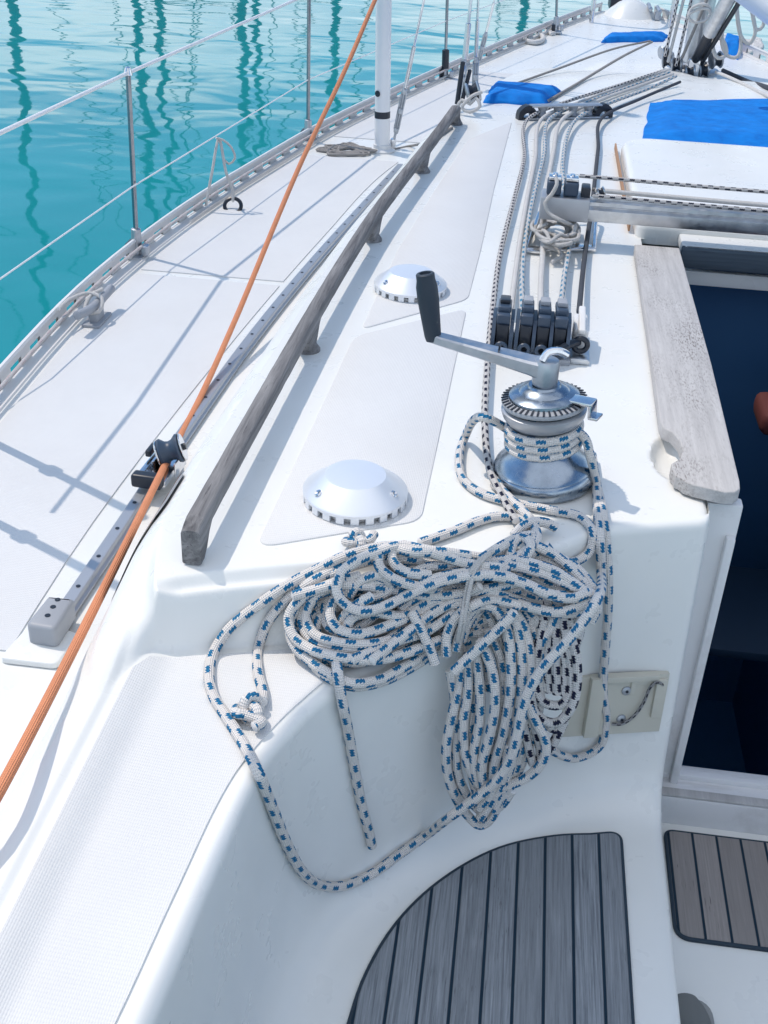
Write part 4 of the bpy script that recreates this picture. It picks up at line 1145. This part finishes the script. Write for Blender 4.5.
# mooring ropes and cleats toward the bow
pts = []
for i in range(34):
    a = i*.95; pts.append(on(534+math.cos(a)*(9+.6*math.sin(i)), 38+math.sin(a)*(4.5), .011, .006+.0022*i*.5))
lineobj('mooring_rope_coil', pts, .011, M_rwhite, 'neat round coil of cream mooring rope on the port foredeck edge', 'rope')
lineobj('mooring_rope', scribble(553, 29, 9, 5, 22, 11, .010, .01), .010, M_rwhite, 'loose heap of cream mooring rope just forward of the round coil', 'rope')
lineobj('starboard_mooring_rope', scribble(750, 46, 13, 8, 30, 17, .013, .02), .013, M_rwhite, 'knotted heap of cream mooring rope on the starboard rail', 'rope')
def bow():
    c = S(626, 13)
    t = empty('bow_roller', c, 'dark anchor roller fitting at the tip of the bow', 'anchor roller')
    bm = bmesh.new(); box(bm, c+Vector((-.06, .12, .04)), (.06, .26, .08), None, .01); link('cheek', bm, M_black, t, 40)
    bm = bmesh.new(); lathe(bm, [(0, -.03), (.035, -.03), (.02, 0), (.035, .03), (0, .03)], c+Vector((.03, .2, .05)), (1, 0, 0), 20); link('roller', bm, M_grey, t, 40)
    bm = bmesh.new(); lathe(bm, [(.16, -.01), (.12, .03), (.07, .07), (.03, .088), (0, .09)], c+Vector((.02, -.06, -.01)), seg=40)
    tag(link('anchor_locker_dome', bm, M_gel), 'smooth white moulded hump at the very tip of the bow', 'moulding')
    t = empty('pulpit', c, 'steel bow pulpit standing round the bow', 'pulpit')
    for s in (-1, 1):
        f = Vector((XC+s*.20, 6.45, zdeck(6.45))); g = Vector((XC+s*.06, 6.95, zdeck(6.9)))
        bm = bmesh.new(); tube(bm, catmull([f, f+Vector((0, .02, .35)), f+Vector((-s*.02, .1, .62)), Vector((XC+s*.1, 7.1, .52)), Vector((XC, 7.25, .5))], .05), .0125, 12); link('rail', bm, M_steel, t)
        bm = bmesh.new(); rod(bm, g, Vector((XC+s*.1, 7.1, .52)), .0125); link('leg', bm, M_steel, t)
    for (px, py) in ((648, 17), (657, 20)):
        p = S(px, py); bm = bmesh.new(); box(bm, p+UP*.02, (.03, .05, .04), None, .006); tube(bm, [p+Vector((0, -.09, .05)), p+Vector((0, .09, .05))], .011, 10)
        tag(link('bow_cleat', bm, M_cast, None, 40), 'small alloy mooring cleat on the starboard side of the bow' if px > 650 else 'small alloy mooring cleat nearest the hump of the bow', 'cleat', None)
bow()

# ================================================================== THE ROPE COIL
RR = .0062
LEFT = [(540, 1.135), (600, 1.065), (640, 1.025), (680, .985), (720, .955)]
RIGHT = [(500, 1.22), (540, 1.165), (600, 1.11), (640, 1.085), (700, 1.06), (760, 1.045), (830, 1.035)]
def coilpt(px, py, layer, r=RR):
    l = interp(LEFT, py); rt = interp(RIGHT, py); w = ss(330, 480, px)
    y = l*(1-w)+rt*w
    p = UY(px, py, y)
    h, n, d = hit(px, py)
    lim = (h-CAM).length-(r/max(.45, -n.dot(d)))
    dist = min((p-CAM).length, lim)-layer*RR*1.35
    return CAM+d*dist
coil = empty('rope_coil', U(450, 600, .0), 'large tangled coil of blue flecked white rope draped over the cockpit edge below the winch', 'rope coil')
def strand(name, pts, layer, r=RR, m=M_rblue, par=None, jit=0, f=None, seg=12):
    P = []
    for i, p in enumerate(pts):
        ly = p[2] if len(p) > 2 else layer
        P.append((f or coilpt)(p[0], p[1], ly))
    bm = bmesh.new(); tube(bm, catmull(P, .005), r, seg)
    return link(name, bm, m, par or coil, 60)
onl = lambda px, py, l: on(px, py, RR, l*RR*1.3)
L = 'loop'
# left-hand skein: nested bights, bottom layer first
strand(L, [(560, 600), (500, 606), (440, 618), (400, 634), (360, 650), (325, 660), (303, 650), (296, 632), (305, 612), (335, 598), (390, 590), (450, 590), (510, 585)], 0)
strand(L, [(470, 640), (440, 650), (410, 668), (380, 682), (352, 686), (330, 678), (312, 663), (300, 645), (304, 625), (325, 610), (370, 604), (430, 604)], 0)
strand(L, [(470, 610), (430, 628), (395, 648), (360, 662), (330, 658), (316, 640), (320, 618), (345, 604), (400, 600), (450, 606)], .3)
strand(L, [(540, 575), (470, 578), (420, 590), (380, 612), (350, 632), (330, 628), (326, 606), (345, 588), (390, 575), (440, 566)], .6)
strand(L, [(460, 622, .5), (440, 640), (420, 657), (400, 669), (378, 680), (349, 683), (326, 672), (309, 660), (294, 645), (290, 628), (297, 608), (318, 594), (350, 586)], 1)
strand(L, [(520, 590), (470, 600), (440, 610), (400, 632), (372, 648), (340, 648), (312, 640), (302, 622), (308, 602), (330, 588), (365, 580), (400, 578)], 1.2)
strand(L, [(450, 618), (410, 634), (370, 644), (335, 642), (314, 634), (306, 615), (315, 596), (336, 582), (360, 576)], 1.9)
strand(L, [(455, 600), (420, 612), (390, 625), (358, 634), (338, 629), (330, 614), (336, 598), (352, 586), (380, 582), (430, 592)], 2.3)
strand(L, [(440, 640), (400, 655), (372, 660), (332, 656), (308, 648), (292, 634), (289, 616), (302, 598), (326, 586), (350, 580), (380, 584)], 2.2)
strand(L, [(293, 596), (308, 592), (330, 586), (355, 585), (392, 590), (430, 596), (470, 592), (520, 582)], 2.6)
strand(L, [(345, 632, 1), (352, 618), (372, 612), (400, 616), (430, 606), (470, 604)], 2.4)
strand(L, [(372, 661), (390, 646), (408, 632), (430, 615), (460, 598), (480, 585)], 3.1)
strand(L, [(352, 660), (372, 652), (400, 640), (425, 632), (455, 612)], 2.2)
strand(L, [(349, 596), (352, 590), (362, 580), (378, 576), (392, 586), (380, 596), (362, 600)], 2.7)
# middle and right-hand part, with the bight at the starboard end
strand(L, [(380, 566), (430, 572), (480, 580), (530, 598), (565, 612), (588, 604), (597, 594), (585, 580), (560, 566), (530, 556), (490, 552)], 0)
strand(L, [(400, 574), (440, 582), (490, 590), (540, 606), (570, 606), (592, 592), (580, 572), (556, 556), (530, 545)], .5)
strand(L, [(420, 560), (460, 566), (500, 568), (540, 580), (566, 592), (580, 600), (572, 610), (545, 612)], 1)
strand(L, [(406, 577), (429, 567), (472, 566), (509, 566), (543, 574), (572, 586), (595, 597), (583, 604), (560, 612), (526, 606), (494, 597), (457, 597), (429, 603), (410, 612)], 2.6)
strand(L, [(400, 597), (429, 581), (457, 574), (495, 573), (523, 583), (549, 595), (574, 598), (590, 592)], 3.4)
strand(L, [(474, 566), (505, 560), (530, 563), (556, 572), (580, 588), (594, 600)], 2.8)
strand(L, [(400, 610), (429, 592), (457, 589), (486, 591), (520, 601), (548, 612), (576, 612), (592, 604)], 1.7)
strand(L, [(372, 560), (400, 557), (429, 563), (457, 569), (480, 578), (470, 590), (440, 600)], 1.6)
strand(L, [(537, 546, 2), (556, 556), (574, 572), (588, 590), (597, 606), (590, 622, 1)], 1.2)
# big top bights
strand(L, [(572, 596, 1), (549, 594), (523, 583), (495, 576), (457, 578), (429, 586), (400, 599), (380, 608), (362, 611), (346, 605), (337, 592), (341, 574), (358, 560), (378, 552), (400, 546), (420, 549), (443, 556), (470, 564), (500, 568)], 4.2)
strand(L, [(440, 590, 2), (415, 586), (392, 578), (379, 566), (379, 553), (390, 547), (412, 552), (440, 552), (470, 556)], 3.8)
strand(L, [(430, 575, 3), (405, 572), (393, 562), (392, 551), (405, 545, 2)], 3.2)
strand(L, [(330, 575, 1), (365, 562), (410, 556), (450, 566), (500, 575)], 1.2)
# strands arching over the edge into the hanging bundle
for k, pts in enumerate((
    [(455, 650), (464, 622), (478, 606), (496, 610), (507, 632), (511, 677), (505, 726), (495, 763), (489, 795), (478, 808)],
    [(461, 640), (474, 612), (494, 602), (512, 616), (521, 650), (521, 690), (515, 732), (504, 769), (492, 800), (480, 818)],
    [(470, 625), (486, 604), (508, 606), (524, 628), (530, 664), (526, 706), (516, 745), (506, 780), (494, 810)],
    [(463, 660), (458, 690), (451, 720), (446, 752), (450, 783), (465, 812), (480, 825), (492, 817), (497, 800), (500, 777), (505, 740), (503, 700)],
    [(468, 655), (468, 690), (463, 726), (467, 760), (482, 788), (497, 788), (508, 760), (512, 720), (508, 680)],
    [(476, 650), (480, 690), (480, 720), (474, 755), (480, 786), (494, 794), (503, 775), (508, 745)],
    [(480, 640), (492, 670), (495, 705), (489, 738), (482, 765), (484, 790)],
    [(488, 630), (501, 660), (503, 700), (497, 740), (489, 775)],
    [(500, 615), (520, 640), (534, 668), (533, 700), (524, 740), (513, 775), (500, 803), (488, 822)],
    [(450, 670), (455, 700), (456, 740), (458, 775), (470, 800), (484, 812), (500, 806), (512, 790)],
    [(515, 620), (532, 650), (540, 690), (534, 730), (521, 765), (505, 795)],
    [(472, 670), (472, 710), (470, 750), (476, 790), (486, 808)],
    [(508, 640), (517, 680), (517, 730), (508, 770), (498, 800)])):
    strand('hanging_loop', pts, (2.8, 2.2, 1.6, 1.0, 1.8, 2.4, 3.2, 1.2, .6, .3, 0, .4, .5)[k])
strand('hanging_loop', [(528, 706), (536, 722), (545, 740), (545, 756), (534, 772), (515, 783), (498, 786), (488, 780)], 2.2)
strand('hanging_loop', [(446, 656), (447, 636), (456, 618), (472, 606), (492, 600), (520, 606)], 3.4)
for k, pts in enumerate(([(440, 600), (452, 628), (462, 650), (466, 680)], [(500, 585), (520, 606), (534, 632), (545, 660), (548, 690)], [(478, 600), (492, 622), (500, 650)], [(520, 600), (540, 622), (552, 650)], [(465, 612), (480, 632), (486, 655), (488, 690)],
    [(560, 605), (552, 625), (540, 645), (534, 670)], [(440, 612), (470, 620), (505, 618), (540, 622), (570, 612)], [(430, 625), (455, 632), (490, 632), (520, 632)])):
    strand('loop', pts, (.2, .2, .6, .3, .1, .8, .2, 0)[k])
strand('wrap', [(412, 612), (417, 622), (425, 638), (432, 655), (435, 664)], 3.6)
strand('wrap', [(453, 672), (466, 660), (483, 644), (500, 628), (515, 612)], 4.6)
# thin double lashing
for o_ in (0, 3.2):
    strand('lashing', [(494-o_*.2, 551), (482+o_, 558), (472+o_, 570), (466+o_, 592), (461+o_, 622), (457+o_, 650, 2), (461+o_*.5, 656, .5)], 5.0, .0026, M_rwhite, seg=8)
# the long outer bight: from the skein out over the winch ledge, down the coaming and back up
strand('long_bight', [(500, 560, 2), (440, 552, 2), (400, 546, 2.2), (375, 548, 2.4), (343, 557, 1.5), (314, 571, .8), (286, 586, .5), (257, 606, .1), (229, 629, 0), (214, 652, 0), (209, 678, 0), (214, 697, 0), (226, 716, 0.2), (243, 743, 0.4), (257, 770, .6), (269, 799, .2), (286, 842, 0), (302, 871, 0), (320, 885, 0), (343, 886, 0), (372, 874, 0), (400, 854, .2), (425, 836, .5), (447, 819, 103), (472, 801, 105), (495, 782, 105.2), (510, 759, 105), (517, 735, 105), (526, 697, 105), (543, 668, 105), (563, 646, 105), (583, 622, 105), (597, 600, 104.5), (601, 570, 2), (600, 540, 1), (598, 515, .6), (597, 490, .6), (592, 455, 1)], 0, f=lambda px, py, l: coilpt(px, py, l-100) if l > 50 else onl(px, py, l))
strand('inner_bight', [(400, 562, 1.5), (370, 560, 1.6), (340, 568, 1.0), (309, 583, .6), (286, 600, .2), (268, 622, 0), (259, 646, 0), (258, 672, 0), (263, 692, .2), (262, 702, 1.0)], 0, f=onl)
strand('tail', [(372, 596, 3.5), (356, 606, 3.4), (341, 622, 2.6), (336, 648, 2.0), (338, 674, 1.4), (342, 700, .4), (348, 730, .1), (355, 770, 0), (362, 806, 0), (369, 832, 0), (372, 846, 0)], 0, f=lambda px, py, l: on(px, py, RR, l*.012))
# stopper knots
def knot(name, cx, cy, k, tail=None, par=coil):
    c = on(cx, cy, RR, .012); Fr = Matrix.Rotation(.5, 3, 'X') @ Matrix.Rotation(.7, 3, 'Z')
    P = []
    for i in range(44):
        t = 2*math.pi*i/44*.97
        P.append(c+Fr @ Vector((math.sin(t)+2*math.sin(2*t), math.cos(t)-2*math.cos(2*t), -1.3*math.sin(3*t)))*k)
    if tail: P += [on(*q, RR, .010) for q in tail]
    bm = bmesh.new(); tube(bm, catmull(P, .003), RR*.95, 12); return link(name, bm, M_rblue, par, 60)
knot('stopper_knot', 249, 710, .0050, [(262, 722), (254, 727)])
knot('stopper_knot', 355, 541, .0036, [(368, 541), (374, 534)])
# knot of bights between winch and coil
strand(L, [(420, 543), (440, 536), (457, 530), (476, 522), (494, 517), (512, 517), (524, 524), (528, 536)], .2, f=onl)
strand(L, [(494, 484, 0), (506, 495, .2), (523, 511, 1.2), (534, 526, 2), (537, 540, 2.4), (532, 553, 2.2), (518, 562, 2), (500, 572, 3)], 1, f=onl)
strand(L, [(514, 536, 1), (522, 527, 2.4), (534, 522, 3), (547, 523, 2.4), (556, 528, 1), ], 2, f=onl)
strand(L, [(480, 560, 3), (500, 547, 2.6), (518, 538, 2.6), (533, 536, 2.6), (528, 549, 2.6), (512, 560, 3), (498, 568, 3.4)], 2, f=onl)
strand(L, [(509, 565, 2), (513, 545, 2), (522, 538, 3.0), (531, 545, 3.2), (524, 560, 3)], 2, f=onl)
# rope off the winch: three turns on the drum, then loops to the deck
turn = []
for i in range(80):
    a = math.radians(150)+i/80*3.05*2*math.pi; z = .0545+.0112*(i/80*3.05)
    turn.append(wt((math.cos(a)*.0425, math.sin(a)*.0425, z)))
def ws(pts): return [(onl(p[0], p[1], p[2])) for p in pts]
lead = ws([(549, 510, 0), (515, 503, 0), (483, 494, 0), (464, 480, 0), (459, 459, .2), (465, 437, .8)])+[UY(483, 417, WC.y-.01)]
bm = bmesh.new(); out_ = [UY(583, 436, WC.y-.02), UY(590, 455, WC.y-.03)]+ws([(597, 486, .5), (604, 520, .3), (608, 566, 1.0), (608, 609, 1.6), (605, 652, 1.4), (603, 690, 1), (606, 722, .6), (599, 747, .4), (577, 758, .4), (556, 753, .8), (546, 744, 1.6)])
tube(bm, catmull(ws([(545, 545, 1.5), (556, 558, .6), (574, 562, .3), (589, 552, .2), (593, 533, 0), (580, 517, 0)])+lead+turn+out_, .005), RR*.96, 12)
link('winch_lead', bm, M_rblue, coil, 60)
strand('winch_lead', [(489, 462, .3), (492, 474, .1), (500, 488, .4), (514, 503, 1.2), (530, 520, 1.0)], 0, f=onl)
# the second, black flecked rope
hk = empty('black_flecked_hank', U(557, 690, -.15), 'small hank of white rope with black flecks hanging right of the blue flecked bundle', 'rope')
for k, pts in enumerate(([(548, 602), (540, 640), (536, 665), (536, 690), (545, 703), (560, 705), (570, 694), (571, 665), (566, 640), (562, 606)], [(556, 600), (549, 640), (547, 668), (550, 692)], [(562, 600), (556, 636), (556, 665), (557, 694)], [(572, 602), (563, 640), (565, 668), (564, 695)],
    [(531, 690), (533, 708), (545, 721), (558, 722), (571, 708), (577, 685), (576, 655), (570, 636)], [(545, 722), (556, 730), (566, 716), (574, 700)], [(560, 600), (568, 616), (572, 640), (570, 655)], [(578, 610), (580, 630), (574, 650)],
    [(524, 724), (528, 745), (533, 764)], [(533, 724), (539, 742), (541, 760)], [(564, 722), (557, 736), (550, 748), (540, 756)])):
    strand('loop', pts, (1.2, .5, 1.0, .7, 1.8, .8, .3, .2, 1.6, .8, .6)[k]*.8, RR*.92, M_rblk, hk)

# ---- cream instrument bracket on the bulkhead, half hidden by rope
def bracket():
    c = hit(620, 702)[0]
    n = BVH.ray_cast(CAM, ray(620, 702).normalized())[1]
    if n.dot(CAM-c) < 0: n = -n
    c = c+n*.004
    def q(px, py, d=0): rd = ray(px, py).normalized(); k = (c+n*d-CAM).dot(n)/rd.dot(n); return CAM+rd*k
    xa = Vector((1, 0, 0)); xa = (xa-n*xa.dot(n)).normalized(); ya = n.cross(xa); Fr = Matrix((xa, ya, n)).transposed()
    t = empty('bulkhead_bracket', c, 'cream plastic mounting plate with two big screws on the cockpit bulkhead', 'bracket')
    def bx(name, px0, py0, px1, py1, th, off=0, m=M_cream, par=t, bev=.0015):
        a = q(px0, py0); b = q(px1, py1); mid_ = (a+b)/2; d = Fr.transposed() @ (b-a)
        bm = bmesh.new(); box(bm, mid_+n*(th/2+off), (abs(d.x), abs(d.y), th), Fr, bev, 2); return link(name, bm, m, par, 40)
    bx('plate', 592, 674, 657, 728, .008)
    bx('side_plate', 562, 676, 590, 733, .006)
    bx('rib', 589, 674, 594, 731, .015)
    bx('top_rib', 594, 673.5, 656, 676, .013)
    bx('side_rib', 654, 675, 657.5, 712, .013)
    bx('rib', 630, 677, 650, 680, .011); bx('rib', 629, 678, 632, 690, .011)
    for px, py in ((624, 687), (619, 715)):
        p = q(px, py)
        bm = bmesh.new(); lathe(bm, [(0, .008), (.0065, .008), (.0065, .010), (.004, .0115), (0, .011)], p, n, 20); s = link('screw', bm, M_track, t, 40)
        bm = bmesh.new(); lathe(bm, [(0, .0112), (.0022, .0112), (.0022, .0122), (0, .0122)], p, n, 6); link('screw_recess', bm, M_black, s, 40)
    cord = [q(612, 724, .012), q(622, 724, .014), q(634, 716, .014), q(644, 702, .014), q(650, 688, .015), q(655, 683, .016), q(662, 684, .012), q(664, 692, .008), q(660, 706, .006)]
    lineobj('bracket_cord', cord, .0021, rope_mat('grey_flecked_cord', (.45, .45, .46), (.05, .05, .06), pitch=.012), 'thin dark flecked cord looped over the cream bulkhead plate', 'cord', seg=8, step=.004)
bracket()

# ---- grey rubber boot toe on the cockpit floor at the bottom edge
def boot():
    c = U(664, 1030, ZFLOOR)
    t = empty('deck_shoe', c, 'worn grey shoe toe poking in at the bottom edge of the cockpit floor', 'shoe')
    bm = bmesh.new(); rows = []
    for k in range(14):
        f = k/13; w = .031*math.sqrt(max(0, 1-(1-min(1, f*3.2+.12))**2))*(1-.15*f); h = .012+.036*ss(0, .8, f)
        p = c+Vector((.030-.075*0*f, .045-.16*f, 0))
        rows.append([p+Vector((math.cos(a)*w, 0, max(0, math.sin(a))*h+.006)) for a in [j*math.pi/12-.0 for j in range(13)]])
    vs = grid(bm, rows); bm.faces.new(vs[0]); bm.faces.new(vs[-1]); fix(bm)
    link('upper', bm, mat('grey_shoe_canvas', (.16, .17, .17), .85), t, 60)
    bm = bmesh.new(); prism(bm, rounded([(c.x, c.y-.115), (c.x+.062, c.y-.115), (c.x+.062, c.y+.045), (c.x, c.y+.045)], .028), ZFLOOR+.001, ZFLOOR+.012, .003); link('sole', bm, mat('grey_rubber_sole', (.26, .27, .27), .8), t, 40)
boot()
bm = bmesh.new(); box(bm, UY(752, 412, 2.15)+Vector((.11, 0, 0)), (.20, .12, .05), None, .02, 3)
tag(link('cushion', bm, M_cush, None, 40), 'dim red cushion on a shelf inside the dark cabin', 'cushion')

# ---- added canopy, unseen above the camera, cut to shade the cockpit and diffuse sun
def canopy():
    z = 1.0
    def up(x, y, z0): k = (z-z0)/SUN_DIR.z; return (x+SUN_DIR.x*k, y+SUN_DIR.y*k)
    edge = [(-.75, -1.6), (-.75, .18), (-.40, .24), (-.285, .30), (-.262, .42), (-.251, .58), (-.238, .74), (-.223, .87), (-.201, .945), (-.17, 1.0), (-.11, 1.05), (.02, 1.085), (.08, 1.16), (.12, 1.235), (.50, 1.235), (.80, 1.20), (1.9, 1.1), (1.9, -1.6)]
    poly = [up(x, y, -.055) for x, y in edge]; poles = [(poly[1][0]+.03, poly[1][1]-.05), (poly[-2][0]-.03, poly[-2][1]-.05)]
    t = empty('added_shade_canopy', (poly[0][0], poly[0][1], z), 'added white translucent cloth canopy, out of view, placed to shade the cockpit and soften its light', 'canopy')
    bm = bmesh.new(); bm.faces.new([bm.verts.new((x, y, z)) for x, y in poly]); link('cloth', bm, M_canopy, t, 40)
    for x, y in poles:
        bm = bmesh.new(); tube(bm, catmull([Vector((x, y, z)), Vector((x-.02, y-.25, .6)), Vector((x-.03, y-.75, -.25))], .1), .011, 10); link('pole', bm, M_steel, t)
canopy()

# ---- moored yachts across the harbour, mirrored in the water
def far_yacht(px, dist, hgt, lean, hull_c, label, stay=True, L=9.0, ang=0.4):
    d = U(px, 60, -1.25); d.z = 0; c = d.normalized()*dist; c.z = -1.25
    t = empty('moored_yacht', c, label, 'yacht', 'yachts moored across the harbour')
    rt = Matrix.Rotation(ang, 3, 'Z'); bm = bmesh.new(); rows = []
    for k in range(13):
        f = k/12; w = 1.45*math.sin(math.pi*min(1, .12+f*.88))**.6*(1 if f < .5 else 1-(f-.5)*.6); w = max(w*(1-ss(.7, 1, f)*.96), .03)
        x = (f-.5)*L
        rows.append([c+rt @ Vector((x, s*w*q, z)) for s, q, z in ((-1, 1, 1.0+.2*f), (-1, .9, .4), (-1, .5, -.1), (1, .5, -.1), (1, .9, .4), (1, 1, 1.0+.2*f))])
    vs = grid(bm, rows, closed=True); bm.faces.new(vs[0]); bm.faces.new(vs[-1]); fix(bm); link('hull', bm, mat('hull_paint', hull_c, .3), t, 50)
    bm = bmesh.new(); box(bm, c+rt @ Vector((.2, 0, 1.3)), (3.6, 1.5, .5), rt, .12, 3); link('cabin', bm, M_gel, t, 40)
    top = c+Vector((lean*hgt, 0, hgt)); foot = c+Vector((0, 0, 1.3))
    bm = bmesh.new(); rod(bm, foot, top, .13, 10, .09); link('mast', bm, M_far, t)
    bm = bmesh.new(); rod(bm, foot+UP*.9, foot+UP*.8-rt @ Vector((3.6, 0, 0)), .12, 10); link('boom', bm, M_far, t)
    bm = bmesh.new(); rod(bm, c+rt @ Vector((L*.48, 0, 1.2)), top, .03, 6); link('forestay', bm, M_far, t)
    bm = bmesh.new(); rod(bm, c+rt @ Vector((-L*.48, 0, 1.1)), top, .025, 6); link('backstay', bm, M_far, t)
M_far = mat('far_spar', (.03, .09, .09), .5)
far_yacht(20, 34, 13.5, -.02, (.05, .09, .16), 'dark hulled yacht moored at the far left, known by its wavering mast reflection', ang=.6)
far_yacht(140, 36, 12.6, .01, (.55, .57, .6), 'pale yacht moored left of centre whose thick mast is mirrored behind the stanchion', ang=1.3)
far_yacht(163, 40, 13.2, -.01, (.08, .10, .14), 'navy yacht moored close beside the pale one', ang=1.5)
far_yacht(243, 33, 10.5, .0, (.6, .6, .6), 'white yacht whose mast is mirrored beyond the hanging cord', ang=1.2)
far_yacht(255, 42, 12.0, .015, (.12, .04, .04), 'dark red hulled yacht next to the white one', ang=1.6)
far_yacht(335, 38, 11.0, .0, (.5, .52, .55), 'grey white yacht mirrored left of the shroud tube', ang=1.4)
far_yacht(520, 36, 11.5, .0, (.07, .12, .14), 'green hulled yacht mirrored beyond the forward shroud', ang=1.4)
